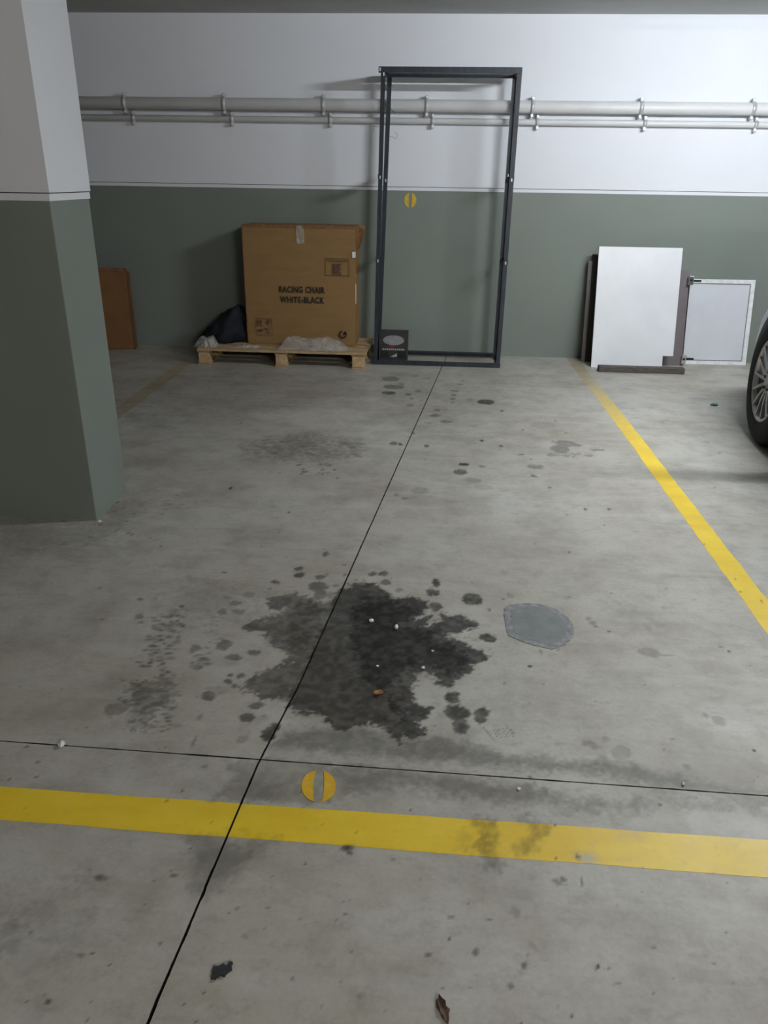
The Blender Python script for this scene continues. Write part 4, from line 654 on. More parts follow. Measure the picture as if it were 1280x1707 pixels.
# pillar
PX0, PX1, PY0, PY1 = -2.02, -1.345, 2.772, 3.097
pl = B().box(PX0, PX1, PY0, PY1, -.01, BAND, .004).out('pillar', 'green_wall')
tag(pl, 'square concrete pillar, sage green below and white above', kind='structure')
B().box(PX0 - .006, PX1 + .006, PY0 - .006, PY1 + .006, BAND + .027, CEIL).out('upper_pillar', 'white_wall', pl)
B().box(PX0 - .003, PX1 + .003, PY0 - .003, PY1 + .003, BAND, BAND + .0235).out('paint_border', 'white_wall', pl)

# ceiling lamps
for x, y, s, lcol, lab in LAMPS:
    r = empty('ceiling_lamp', (x, y, CEIL)); tag(r, lab, 'lamp', 'ceiling tube lamps')
    B().box(-.64, .64, -.05, .05, -.045, 0, .006).out('housing', 'lamp_white', r)
    for sx in (-1, 1): B().box(sx * .615 - .012, sx * .615 + .012, -.018, .018, -.088, -.045, .003).out('lamp_holder', 'lamp_white', r)
    B().tube([(-.6, 0, -.07), (.6, 0, -.07)], .014, 12).out('tube', emit_mat(s, lcol), r, True)

# ------------------------------------------------------------------ wall pipes with clips
CX = [-5.25, -4.515, -3.78, -3.045, -2.307, -1.58, -.864, -.131, .607, 1.353, 2.11, 2.85, 3.59, 4.33]
def pipe(name, z, r, label, xs, dx):
    yc = YW - .002 - .008 - r
    root = empty(name, (0, YW, z)); tag(root, label, 'pipe')
    def loc(v): return (v[0], v[1] - YW, v[2] - z)
    B().tube([(-9, yc - YW, 0), (11.9, yc - YW, 0)], r, 24).out('pipe_run', 'pipe', root, True)
    b = B(); b.tube([(-.013, 0, 0), (.013, 0, 0)], r + .0035, 24)
    ring = b
    ring.box(-.010, .010, -.012, r * .55, r, r + .026, .002)      # ears of the split clip
    ring.box(-.010, .010, -.012, r * .55, -r - .026, -r, .002)
    ring.box(-.012, .012, 0, r + .007, -.008, .008)
    cm = ring.out('clip', 'clip', root, True); me = cm.data
    sme = None
    for i, x in enumerate(xs):
        c = cm if i == 0 else bpy.data.objects.new('clip', me)
        if i: COL.objects.link(c); c.parent = root
        c.location = (x + dx, yc - YW, 0)
        for s in (-1, 1):
            if sme is None:
                s2 = B().tube([(0, -.020, 0), (0, .016, 0)], .0065, 8).out('screw', 'pale_metal', c); sme = s2.data
            else:
                s2 = bpy.data.objects.new('screw', sme); COL.objects.link(s2); s2.parent = c
            s2.location = (0, 0, s * (r + .015))
    return root
pipe('water_pipe', 1.758, .041, 'thick white pipe running along the white upper wall', CX, 0)
pipe('water_pipe', 1.664, .0205, 'thin white pipe running just below the thick wall pipe', CX, .045)

# ------------------------------------------------------------------ steel shelving frame
rk = empty('shelving_frame', (.012, 5.92, 0)); tag(rk, 'tall empty slate grey steel shelving frame standing against the wall', 'shelving frame')
FL, FR, FF, FB, FH = -.461, .483, 5.748, 6.060, 1.956
TL = -.428
def angle_post(bx, tx, y, sx, sy):
    b = B(); w = .029; t = .003
    b.bar((bx + sx * w / 2, y, 0), (tx + sx * w / 2, y, FH), (1, 0, 0), w, t)
    b.bar((bx + sx * t / 2, y + sy * w / 2, 0), (tx + sx * t / 2, y + sy * w / 2, FH), (1, 0, 0), t, w)
    return b.out('post', 'rack', rk)
angle_post(FL, TL, FF, 1, 1); angle_post(FL, TL + .024, FB, 1, -1)
angle_post(FR, FR + .003, FF, -1, 1); angle_post(FR - .004, FR - .004, FB, -1, -1)
def lerp_x(z): return FL + (TL - FL) * z / FH
def rail_x(y, z, sy, x0, x1, flange):
    b = B(); h = .035
    b.bar((x0, y, z + h / 2), (x1, y, z + h / 2), (0, 0, 1), h, .003)
    b.bar((x0, y + sy * .014, z + flange), (x1, y + sy * .014, z + flange), (0, 0, 1), .003, .028)
    return b.out('rail', 'rack', rk)
rail_x(FF - .0035, FH - .035, 1, TL - .016, FR, .0015); rail_x(FB + .0035, FH - .031, -1, TL, FR, .0015)
rail_x(FF - .0035, .001, 1, FL, FR, .029); rail_x(FB + .0035, .012, -1, FL, FR, .029)
for z in (.004, .74, 1.285, FH - .03):
    for s in (-1, 1):
        x = lerp_x(z) - .002 if s < 0 else FR + .002
        b = B(); b.bar((x, FF, z + .014), (x, FB, z + .014), (0, 0, 1), .028, .003)
        b.bar((x - s * .013, FF + .004, z + .001), (x - s * .013, FB - .004, z + .001), (0, 0, 1), .003, .026)
        b.out('side_rail', 'rack', rk)
for x, y, z in ((lerp_x(1.29) + .013, FF, 1.293), (lerp_x(1.27) + .031, FB - .002, 1.272), (FR - .013, FF, 1.288), (FR - .014, FB, 1.318),
                (TL - .006, FF - .004, FH - .018), (lerp_x(.74) + .013, FF, .745), (FR - .013, FF, .748), (TL + .018, FF - .004, FH - .045)):
    B().box(x - .0045, x + .0045, y - .006, y - .001, z - .010, z + .010, .001).out('pale_metal', 'pale_metal', rk)  # pale plates added in place of slots that show the white wall
B().tube([(TL + .03, 6.06, 1.742), (TL + .045, 6.08, 1.738), (TL + .075, 6.07, 1.706)], .0016, 6).out('tie_wire', 'wire', rk)
B().tube([(TL + .022, FB - .02, 1.56), (TL + .06, 6.10, 1.558), (TL + .085, 6.11, 1.545), (TL + .095, 6.11, 1.57), (TL + .082, 6.11, 1.592)], .0013, 6).out('tie_wire', 'wire', rk)
B().tube([(lerp_x(1.6) - .002, FF, 1.60), (lerp_x(1.6) - .04, FF + .02, 1.608), (lerp_x(1.6) - .045, FF + .03, 1.58)], .0013, 6).out('tie_wire', 'wire', rk)
rebase(rk)

# small printed carton inside the frame
sx0, sx1, sy0, sz1 = -.428, -.212, 5.83, .217
sb = empty('printed_carton', ((sx0 + sx1) / 2, sy0 + .08, 0)); tag(sb, 'small dark printed carton with a grey oval and red logo inside the steel frame', 'box')
B().box(sx0, sx1, sy0, sy0 + .17, 0, sz1, .003).out('carton_body', 'sbox', sb)
cx = (sx0 + sx1) / 2 + .0
yf = sy0 - .0004
def flat(pts, mat, name, parent, y=yf, t=.0006):
    return B().prism([(x, y, z) for x, z in pts], (0, -t, 0)).out(name, mat, parent)
flat([(cx + .003 + .080 * math.cos(t * math.pi / 16), .168 + .037 * math.sin(t * math.pi / 16)) for t in range(32)], 'sbox_grey', 'oval_print', sb)
flat([(cx - .045, .128), (cx + .022, .130), (cx + .012, .118), (cx - .012, .106), (cx - .03, .113)], 'sbox_red', 'red_logo', sb)
for i in range(11):
    x = sx0 + .028 + i * .0155
    flat([(x, .094), (x + .0115, .094), (x + .0115, .105), (x, .105)], 'sbox_light', 'lettering', sb)
flat([(sx0 + .012, .036), (sx0 + .075, .036), (sx0 + .075, .086), (sx0 + .012, .086)], 'sbox_black', 'black_print', sb)
flat([(cx + .035, .036), (sx1 - .012, .036), (sx1 - .012, .086), (cx + .035, .086)], 'sbox_black', 'black_print', sb)
flat([(cx - .02, .042), (cx + .03, .042), (cx + .03, .070)], 'sbox_light', 'white_print', sb)
rebase(sb)

# ------------------------------------------------------------------ pallet
PXa, PXb, PYa, PYb = -1.752, -.500, 5.562, 6.16
pa = empty('wooden_pallet', ((PXa + PXb) / 2, (PYa + PYb) / 2, 0)); tag(pa, 'wooden pallet on the floor under the large cardboard carton', 'pallet')
bw = .082
bx = [PXa + .005, (PXa + PXb) / 2 - .045, PXb - bw - .022]
ys = [PYa + .006, (PYa + PYb) / 2 - .045, PYb - .10]
for x in bx:
    B().box(x - .004, x + bw + .004, PYa + .012, PYb - .004, 0, .016, .002).out('bottom_board', 'wood', pa)
    for y in ys:
        B().box(x + random.uniform(-.004, .004), x + bw + random.uniform(-.004, .004), y, y + .09, .016, .090, .003).out('block', 'wood_end', pa)
    B().box(x - .006, x + bw + .006, PYa + .014, PYb - .004, .090, .104, .002).out('cross_board', 'wood', pa)
yy = PYa
for i, wd in enumerate((.098, .085, .098, .085, .098)):
    z = random.uniform(-.0008, .0008)
    B().box(PXa + random.uniform(-.004, .004), PXb + random.uniform(-.006, .006), yy, yy + wd, .104 + z * .2, .120 + z, .002).out('deck_board', 'wood', pa)
    yy += wd + .031
rebase(pa)

# ------------------------------------------------------------------ large carton on the pallet
KX0, KX1, KY0, KY1, KZ0, KZ1 = -1.422, -.603, 5.800, 6.135, .121, .968
bc = empty('cardboard_carton', ((KX0 + KX1) / 2, (KY0 + KY1) / 2, KZ0)); tag(bc, 'large brown cardboard carton printed RACING CHAIR standing on the wooden pallet', 'box')
def body():
    b = B(); n = 14
    def f(u, v):   # front face, slightly bulging, lower left corner pushed in
        x = KX0 + (KX1 - KX0) * u + (.012 * max(0, .12 - v) / .12 * (1 - u))
        z = KZ0 + (KZ1 - KZ0) * v
        return (x, KY0 - .006 * math.sin(math.pi * u) * math.sin(math.pi * v) + .003 * mnoise.noise(Vector((u * 4, v * 4, 2))), z)
    b.grid(f, n, n)
    me = b.bm
    b.box(KX0 + .001, KX1 - .001, KY0 + .002, KY1, KZ0, KZ1 - .002)
    return b
body().out('carton_body', 'card', bc, True).data.shade_flat()
# worn top rim, tape and flap
B().box(KX0 - .002, KX1 + .002, KY0 - .003, KY0 + .012, KZ1 - .018, KZ1 + .003, .002).out('top_edge', 'card_edge', bc)
B().box(KX0 - .003, KX0 + .006, KY0 - .003, KY0 + .010, KZ0 + .02, KZ1 - .02, .002).out('corner_edge', 'card_edge', bc)
tx = -1.0
B().grid(lambda u, v: (tx - .026 + .056 * u, KY0 - .0075 - .0018 * math.sin(9 * u + 5 * v) - .001 * v, KZ1 - .125 + .127 * v), 8, 10).out('packing_tape', 'film', bc, True)
B().prism([(KX1 + .001, KY0 + .05, KZ1 - .006), (KX1 + .062, KY0 + .09, KZ1 - .02), (KX1 + .050, KY0 + .16, KZ1 - .06), (KX1 + .018, KY0 + .12, KZ1 - .155), (KX1 + .002, KY0 + .07, KZ1 - .17)], (.002, .005, 0)).out('flap', 'card_edge', bc)
B().prism([(KX1 + .002, KY0 + .08, KZ1 - .004), (KX1 + .045, KY0 + .25, KZ1 - .002), (KX1 + .03, KY0 + .25, KZ1 - .10), (KX1 + .002, KY0 + .2, KZ1 - .12)], (.003, 0, 0)).out('flap', 'card', bc)
B().prism([(KX1 - .022, KY0 - .007, .756), (KX1 + .003, KY0 - .008, .760), (KX1 + .003, KY0 - .008, .800), (KX1 - .024, KY0 - .007, .797)], (0, -.0008, 0)).out('sticker', 'sticker', bc)
B().prism([(KX1 + .0005, KY0 + .004, .43), (KX1 + .0005, KY0 + .045, .43), (KX1 + .0005, KY0 + .045, .57), (KX1 + .0005, KY0 + .004, .57)], (.0012, 0, 0)).out('sticker', 'sticker', bc)
# print
def text(body, x0, x1, z0, cap, y, mat, parent, bold=.012):
    cu = bpy.data.curves.new('txt', 'FONT'); cu.body = body; cu.size = 1; cu.offset = bold; cu.extrude = 0; cu.space_character = 1.12; cu.resolution_u = 3
    o = bpy.data.objects.new('txt', cu); COL.objects.link(o)
    bpy.context.view_layer.update()
    me = bpy.data.meshes.new_from_object(o.evaluated_get(bpy.context.evaluated_depsgraph_get()))
    bpy.data.objects.remove(o)
    n = len(me.vertices); co = np.zeros(n * 3, np.float32); me.vertices.foreach_get('co', co); co = co.reshape(-1, 3)
    a0, a1 = co[:, 0].min(), co[:, 0].max(); b0, b1 = co[:, 1].min(), co[:, 1].max()
    out = np.stack([x0 + (co[:, 0] - a0) / (a1 - a0) * (x1 - x0), np.full(n, y), z0 + (co[:, 1] - b0) / (b1 - b0) * cap], 1)
    me.vertices.foreach_set('co', out.astype(np.float32).ravel()); me.update(); me.materials.clear()
    return link('lettering', me, mat, parent)
YP = KY0 - .0115
l1 = text('RACING CHAIR', -1.166, -.826, .503, .047, YP, 'ink', bc, .034); l1['label'] = 'black printed words RACING CHAIR'
l2 = text('WHITE-BLACK', -1.161, -.832, .430, .047, YP, 'ink', bc, .034); l2['label'] = 'black printed words WHITE-BLACK'
def frame_print(x0, x1, z0, z1, t, mat, name, y=YP + .003):
    b = B()
    for a, c, d, e in ((x0, x1, z0, z0 + t), (x0, x1, z1 - t, z1), (x0, x0 + t, z0, z1), (x1 - t, x1, z0, z1)):
        b.box(a, c, y - .0008, y, d, e)
    return b.out(name, mat, bc)
lf = frame_print(-.822, -.645, .630, .752, .0035, 'ink_soft', 'label_frame')
b = B()
for z in (.738, .730): b.box(-.812, -.655, YP + .0022, YP + .003, z - .0012, z + .0012)
for i in range(7): b.box(-.775 + .004 * (i % 2), -.70 - .005 * (i % 3), YP + .0022, YP + .003, .640 + i * .0115, .645 + i * .0115)
b.box(-.762, -.712, YP + .0020, YP + .003, .668, .712)
b.out('label_print', 'ink_soft', lf)
# handling symbols: glasses, umbrella, arrows
hf = frame_print(-1.352, -1.230, .188, .312, .0028, 'ink_soft', 'symbol_frame')
yq = YP + .0035
def pr(pts): B().prism([(x, yq, z) for x, z in pts], (0, -.0008, 0)).out('handling_symbol', 'ink_soft', hf)
for k in (0, 1):
    x = -1.335 + k * .022
    pr([(x - .008, .268), (x - .008, .290), (x, .303), (x + .008, .290), (x + .004, .290), (x + .004, .268)])
pr([(-1.342, .256), (-1.302, .256), (-1.302, .261), (-1.342, .261)])
pr([(-1.275, .285), (-1.266, .302), (-1.252, .302), (-1.245, .285), (-1.258, .270), (-1.258, .258), (-1.263, .258), (-1.263, .270)])
pr([(-1.341, .222), (-1.330, .234), (-1.305, .228), (-1.300, .218), (-1.318, .210)])
pr([(-1.283, .205), (-1.278, .205), (-1.248, .238), (-1.253, .238)])
pr([(-1.285, .228), (-1.270, .228), (-1.270, .240), (-1.285, .240)]); pr([(-1.262, .204), (-1.246, .204), (-1.246, .214), (-1.262, .214)])
# recycling dot: ring with arrows
b = B(); rcx, rcz = -.697, .208
for a0, a1 in ((100, 330), (-15, 60)):
    o_, i_ = [], []
    for k in range(15):
        t = math.radians(a0 + (a1 - a0) * k / 14); o_.append((rcx + .031 * math.cos(t), rcz + .031 * math.sin(t))); i_.append((rcx + .019 * math.cos(t), rcz + .019 * math.sin(t)))
    b.prism([(x, YP + .003, z) for x, z in o_ + i_[::-1]], (0, -.0008, 0))
b.prism([(rcx + .002, YP + .003, rcz + .012), (rcx + .024, YP + .003, rcz + .020), (rcx + .012, YP + .003, rcz - .006)], (0, -.0008, 0))
b.box(rcx + .036, rcx + .043, YP + .0022, YP + .003, rcz + .028, rcz + .031)
b.out('recycling_symbol', 'ink', bc)
rebase(bc)

# ------------------------------------------------------------------ dark bag and plastic film on the pallet
def lump(name, mat, c, s, label, cat, seed, fold=.22, flatz=None, sub=4):
    bm = bmesh.new(); bmesh.ops.create_icosphere(bm, subdivisions=sub, radius=1)
    for v in bm.verts:
        d = v.co.copy()
        k = 1 + fold * mnoise.fractal(d * 1.6 + Vector((seed, 0, 0)), 1., 2., 4) + .08 * mnoise.noise(d * 7 + Vector((0, seed, 0)))
        v.co = Vector((d.x * s[0] * k, d.y * s[1] * k, d.z * s[2] * k))
        if v.co.z < -s[2] * .45: v.co.z = -s[2] * .45
    me = bpy.data.meshes.new(name)
    zmin = min(v.co.z for v in bm.verts)
    for v in bm.verts: v.co.z -= zmin
    bm.to_mesh(me); bm.free()
    for p in me.polygons: p.use_smooth = True
    o = link(name, me, mat, None, c); tag(o, label, cat); return o
bag = lump('sack', 'bag', (-1.648, 5.865, .121), (.165, .13, .19), 'dark navy sack slumped on the left end of the pallet beside the carton', 'sack', 2.3, .22)
def bagshape():
    me = bag.data
    zs = max(v.co.z for v in me.vertices)
    for v in me.vertices:
        t = v.co.z / zs
        v.co.z *= .262 / zs * (1 + .16 * math.tanh(v.co.x * 9))
        v.co.x = v.co.x * (1.12 - .42 * t) + .115 * t + .008 * math.sin(v.co.z * 45 + v.co.y * 18)
        v.co.x = min(v.co.x, .212)
bagshape()
def film(name, c, sx, sy, h, label, seed, nu=46, nv=26, amp=1.):
    def f(u, v):
        p = Vector((u * 6, v * 4, seed)); e = min(1, 6 * u, 6 * (1 - u)) * min(1, 5 * v, 5 * (1 - v))
        r = 1 - abs(mnoise.noise(p * .9)) * 1.6
        z = h * e * (.35 + .65 * (.5 + .5 * mnoise.noise(p * .5 + Vector((3, 1, 0))))) + .016 * amp * e * r + .006 * amp * mnoise.noise(p * 3) * e + .0025
        return (-sx / 2 + sx * u + .018 * mnoise.noise(p * 1.3), -sy / 2 + sy * v + .018 * mnoise.noise(p * 1.3 + Vector((9, 0, 0))), max(.0015, z))
    o = B().grid(f, nu, nv).out(name, 'film', None, True, c); tag(o, label, 'plastic wrap'); return o
film('plastic_wrap', (-.905, 5.668, .1215), .52, .19, .095, 'crumpled clear plastic film lying in front of the carton on the pallet', 1.7)
film('plastic_wrap', (-1.70, 5.655, .1215), .15, .14, .075, 'crumpled clear plastic film bunched on the left front corner of the pallet', 6.1, 26, 20)
film('plastic_wrap', (-1.395, 5.640, .1215), .22, .09, .018, 'thin strip of clear plastic film on the pallet boards below the dark sack', 11.3, 26, 12, .5)

# carton by the left wall
lc = empty('cardboard_carton', (-2.56, 6.05, 0), math.radians(10)); tag(lc, 'plain orange brown cardboard carton with ragged top, half hidden behind the pillar', 'box')
def ragged():
    b = B(); n = 24; x0, x1, y0, y1, h = -.20, .155, -.045, .055, .615
    top = []
    for i in range(n + 1):
        u = i / n; top.append(h + .012 * mnoise.noise(Vector((u * 9, 1, 0))) - (.02 if u > .93 else 0))
    front = [(x0, y0, 0), (x1, y0, 0)] + [(x0 + (x1 - x0) * (i / n), y0, top[i]) for i in range(n, -1, -1)]
    b.prism(front, (0, .006, 0))
    b.prism([(x, y + (y1 - y0) - .006, z - .008) for x, y, z in front], (0, .006, 0))
    b.box(x1 - .006, x1, y0, y1, 0, h - .03); b.box(x0, x0 + .006, y0, y1, 0, h - .02); b.box(x0, x1, y0, y1, 0, .006)
    return b
ragged().out('carton_body', 'card_orange', lc)
B().grid(lambda u, v: (-.19 + .33 * u, -.052 + .06 * v, .600 + .022 * math.sin(3 * v) + .012 * mnoise.noise(Vector((u * 11, v * 3, 4)))), 20, 5).out('torn_flap', 'card_edge', lc)
B().box(.118, .122, -.0465, -.045, .0, .58).out('crease', 'card_edge', lc)

# ------------------------------------------------------------------ boards leaning on the wall at the right
def board(name, outline, bl, br, tl, th, mat, label=None, cat=None, parent=None):
    """outline in (0..1,0..1) of the parallelogram bl-br-tl; thickness th goes to the back"""
    bl, br, tl = Vector(bl), Vector(br), Vector(tl); u = br - bl; v = tl - bl; n = u.cross(v).normalized()
    if n.y < 0: n = -n
    b = B().prism([bl + u * a + v * c for a, c in outline], n * th)
    o = b.out(name, mat, parent)
    if label: tag(o, label, cat)
    return o
SQ = [(0, 0), (1, 0), (1, 1), (0, 1)]
board('board', SQ, (1.150, 6.112, 0), (1.72, 6.112, 0), (1.150, 6.161, .788), .018, 'dark_board', 'dark brown board closest to the wall, tallest edge left of the white panel', 'board')
ab = empty('board', (1.45, 6.05, 0)); tag(ab, 'thick dark brown board with a paler edge, left behind the white panel', 'board')
board('board_face', SQ, (1.140, 6.058, 0), (1.70, 6.058, 0), (1.122, 6.128, .742), .030, 'dark_board', None, None, ab)
board('edge_strip', SQ, (1.134, 6.048, 0), (1.160, 6.048, 0), (1.116, 6.118, .742), .009, 'brown_board', None, None, ab)
rebase(ab)
board('board', SQ, (1.300, 6.010, 0), (1.886, 6.010, 0), (1.272, 6.095, .690), .018, 'brown_board', 'grey brown board showing to the right behind the white panel', 'board')
wp = board('white_panel', [(0, 0), (.875, 0), (.875, .112), (1, .112), (1, 1), (0, 1)], (1.178, 5.868, 0), (1.778, 5.874, 0), (1.164, 6.030, .852), .016, 'laminate', 'tall white laminate panel with a notched lower right corner leaning on the wall', 'panel')
B().box(1.205, 1.825, 5.712, 5.775, 0, .042, .004).out('plank', 'plank')
tag(bpy.data.objects['plank'], 'dark weathered plank lying on the floor below the white panel', 'plank')

dr = empty('cabinet_door', (2.145, 6.08, 0)); tag(dr, 'white cabinet door with two metal hinges leaning on the wall near the car', 'cabinet door')
dbl, dbr, dtl = Vector((1.914, 6.082, 0)), Vector((2.394, 6.094, 0)), Vector((1.886, 6.140, .627))
board('door_panel', SQ, dbl, dbr, dtl, .018, 'laminate_door', None, None, dr)
du, dv = dbr - dbl, dtl - dbl; dn = du.cross(dv).normalized(); dn = dn if dn.y < 0 else -dn
def onoor(a, c): return dbl + du * a + dv * c
def strip(a0, a1, c0, c1, th, mat, name):
    b = B().prism([onoor(a0, c0) + dn * .0002, onoor(a1, c0) + dn * .0002, onoor(a1, c1) + dn * .0002, onoor(a0, c1) + dn * .0002], dn * th); return b.out(name, mat, dr)
strip(0, 1, .955, 1, .004, 'rim_white', 'rim_strip'); strip(0, 1, 0, .04, .004, 'rim_white', 'rim_strip'); strip(.94, 1, .04, .955, .004, 'rim_white', 'rim_strip')
strip(.03, .93, .944, .951, .0015, 'seal', 'seal'); strip(.03, .93, .045, .053, .0015, 'seal', 'seal'); strip(.925, .934, .053, .944, .0015, 'seal', 'seal')
def hinge(c):
    p = onoor(0, c); q = p + dn * .085
    o = B().box(q.x - .040, q.x - .006, q.y - .012, q.y + .012, q.z - .032, q.z + .032, .003).out('hinge', 'chrome', dr)
    B().bar(p + Vector((.010, -.002, 0)), q + Vector((-.012, 0, 0)), (0, 0, 1), .024, .014).out('hinge_link', 'chrome', o)
    B().tube([q + Vector((-.024, -.012, .002)), q + Vector((-.024, -.016, .002))], .009, 12).out('hinge_screw', 'black_plastic', o)
    B().bar(p + Vector((.008, -.004, -.004)), p + Vector((.080, -.004, -.004)), (0, 0, 1), .014, .006).out('hinge_cup', 'brake', o)
hinge(.985); hinge(.07)
rebase(dr)

# ------------------------------------------------------------------ the car at the right edge
TH = math.radians(6.0)
car = empty('car', (1.745, 4.13, 0), 0); tag(car, 'grey metallic car with multi-spoke alloy wheels parked at the right edge', 'car')
car.rotation_euler = (0, 0, -TH)        # local +Y is the car's forward direction, local +X its far side
WID = .875
ST = [  # forward, half width, sill z, top z
    (-3.18, .55, .34, .86), (-3.12, .70, .26, .92), (-2.95, .82, .21, .95), (-2.6, .865, .2, .96), (-2.0, .875, .19, .95), (-1.2, .875, .19, .94),
    (-.45, .872, .19, .90), (-.1, .868, .19, .86), (.22, .855, .2, .81), (.40, .815, .2, .775), (.52, .800, .2, .75), (.64, .772, .21, .72), (.73, .70, .22, .69), (.80, .53, .24, .66), (.84, .30, .28, .60)]
def sec(t):
    i = max(0, min(len(ST) - 2, next((k for k in range(len(ST) - 1) if ST[k + 1][0] >= t), len(ST) - 2)))
    a, b_ = ST[i], ST[i + 1]; s = (t - a[0]) / (b_[0] - a[0])
    return [a[k] + (b_[k] - a[k]) * s for k in range(4)]
def prof(t, v, off=0.):
    """v 0..1 from sill to bonnet centre, near side"""
    _, w_, zb, zt = sec(t)
    pts = [(.82, zb), (.95, zb + .05), (.995, zb + (zt - zb) * .25), (1, zb + (zt - zb) * .45), (.99, zb + (zt - zb) * .68), (.95, zb + (zt - zb) * .86), (.86, zb + (zt - zb) * .97), (.6, zt), (.25, zt + .012), (0, zt + .015)]
    f = v * (len(pts) - 1); i = min(len(pts) - 2, int(f)); s = f - i
    x = pts[i][0] + (pts[i + 1][0] - pts[i][0]) * s; z = pts[i][1] + (pts[i + 1][1] - pts[i][1]) * s
    return w_ * x + off, z + off * .3
def side(t, v, sgn, off=0.):
    x, z = prof(t, v, off); return (WID - .012 - sgn * x, t, z)
def car_body():
    b = B()
    ts = sorted(set([s[0] for s in ST] + [x * .1 for x in range(-31, 9)]))
    ts = [t for t in ts if ST[0][0] <= t <= ST[-1][0]]
    rows = []
    vs = [i / 27 for i in range(28)]
    for t in ts:
        ring = [side(t, v, 1) for v in vs] + [side(t, v, -1) for v in vs[-2::-1]]
        rows.append([b.bm.verts.new(Vector(p)) for p in ring])
    for a, c in zip(rows, rows[1:]):
        for j in range(len(a) - 1): b.bm.faces.new((a[j], a[j + 1], c[j + 1], c[j]))
        b.bm.faces.new((a[-1], a[0], c[0], c[-1]))
    b.bm.faces.new(rows[0]); b.bm.faces.new(rows[-1][::-1])
    return b
car_body().out('body', 'carpaint', car, True)
def cabin(sc, z0, mat, name, f0, f1, tops):
    b = B(); rings = []
    for t, wl, zl, wt, zt in tops:
        r = []
        for s, z in ((-1, 0), (-1, 1), (1, 1), (1, 0)):
            ww = wl if z == 0 else wt
            r.append(b.bm.verts.new(Vector((WID - .012 + s * ww * sc, t, (zl if z == 0 else zt)))))
        rings.append(r)
    for a, c in zip(rings, rings[1:]):
        for j in range(4): b.bm.faces.new((a[j], a[(j + 1) % 4], c[(j + 1) % 4], c[j]))
    b.bm.faces.new(rings[0]); b.bm.faces.new(rings[-1][::-1])
    return b.out(name, mat, car)
cabin(1, .9, 'carglass', 'windows', 0, 0, [(-3.02, .70, .93, .60, .98), (-2.72, .76, .93, .58, 1.38), (-1.5, .78, .93, .60, 1.44), (-.95, .78, .92, .58, 1.40), (-.16, .72, .90, .60, .915)])
cabin(1.01, 1.39, 'carpaint', 'roof', 0, 0, [(-2.80, .575, 1.33, .50, 1.40), (-2.3, .60, 1.40, .52, 1.465), (-1.5, .61, 1.42, .54, 1.48), (-.95, .59, 1.385, .52, 1.425)])
for s in (-1, 1):
    for (t0, z0, t1, z1, x0, x1) in ((-.16, .905, -.95, 1.40, .73, .60), (-1.62, .93, -1.70, 1.42, .79, .61), (-2.95, .94, -2.72, 1.36, .74, .59)):
        B().bar((WID - .012 + s * x0, t0, z0), (WID - .012 + s * x1, t1, z1), (0, 1, 0), .07, .03).out('window_pillar', 'carpaint', car)
    B().grid(lambda u, v: side(.40 + .36 * u, .50 + .17 * v + .05 * u, s, .004), 10, 6).out('headlight', 'lens', car, True)
    B().grid(lambda u, v: side(-3.02 + .22 * u, .50 + .22 * v, s, .004), 6, 6).out('tail_light', 'caliper', car, True)
    B().grid(lambda u, v: side(.36 + .47 * u, .0 + .13 * v, s, .004), 10, 4).out('bumper_trim', 'black_plastic', car, True)
    cx_ = WID - .012 - s * .91
    mr = B().box(cx_ - .08, cx_ + .08, -.60, -.51, .95, 1.06, .03).out('door_mirror', 'carpaint', car, True)
    B().bar((WID - .012 - s * .72, -.54, .90), (cx_, -.55, .97), (0, 1, 0), .05, .03).out('mirror_arm', 'black_plastic', mr)
    for t in (-.58, -1.62, -2.45): B().bar(side(t, .18, s, .002), side(t, .62, s, .002), (0, 1, 0), .006, .003).out('door_seam', 'black_plastic', car)
    for t in (-1.42, -2.28): B().bar(side(t, .56, s, .012), side(t - .17, .56, s, .012), (0, 0, 1), .028, .02).out('door_handle', 'carpaint', car)
B().grid(lambda u, v: (WID - .012 + (-.32 + .64 * u), .846 - .03 * (2 * u - 1) ** 2, .40 + .16 * v), 8, 3).out('grille', 'black_plastic', car)

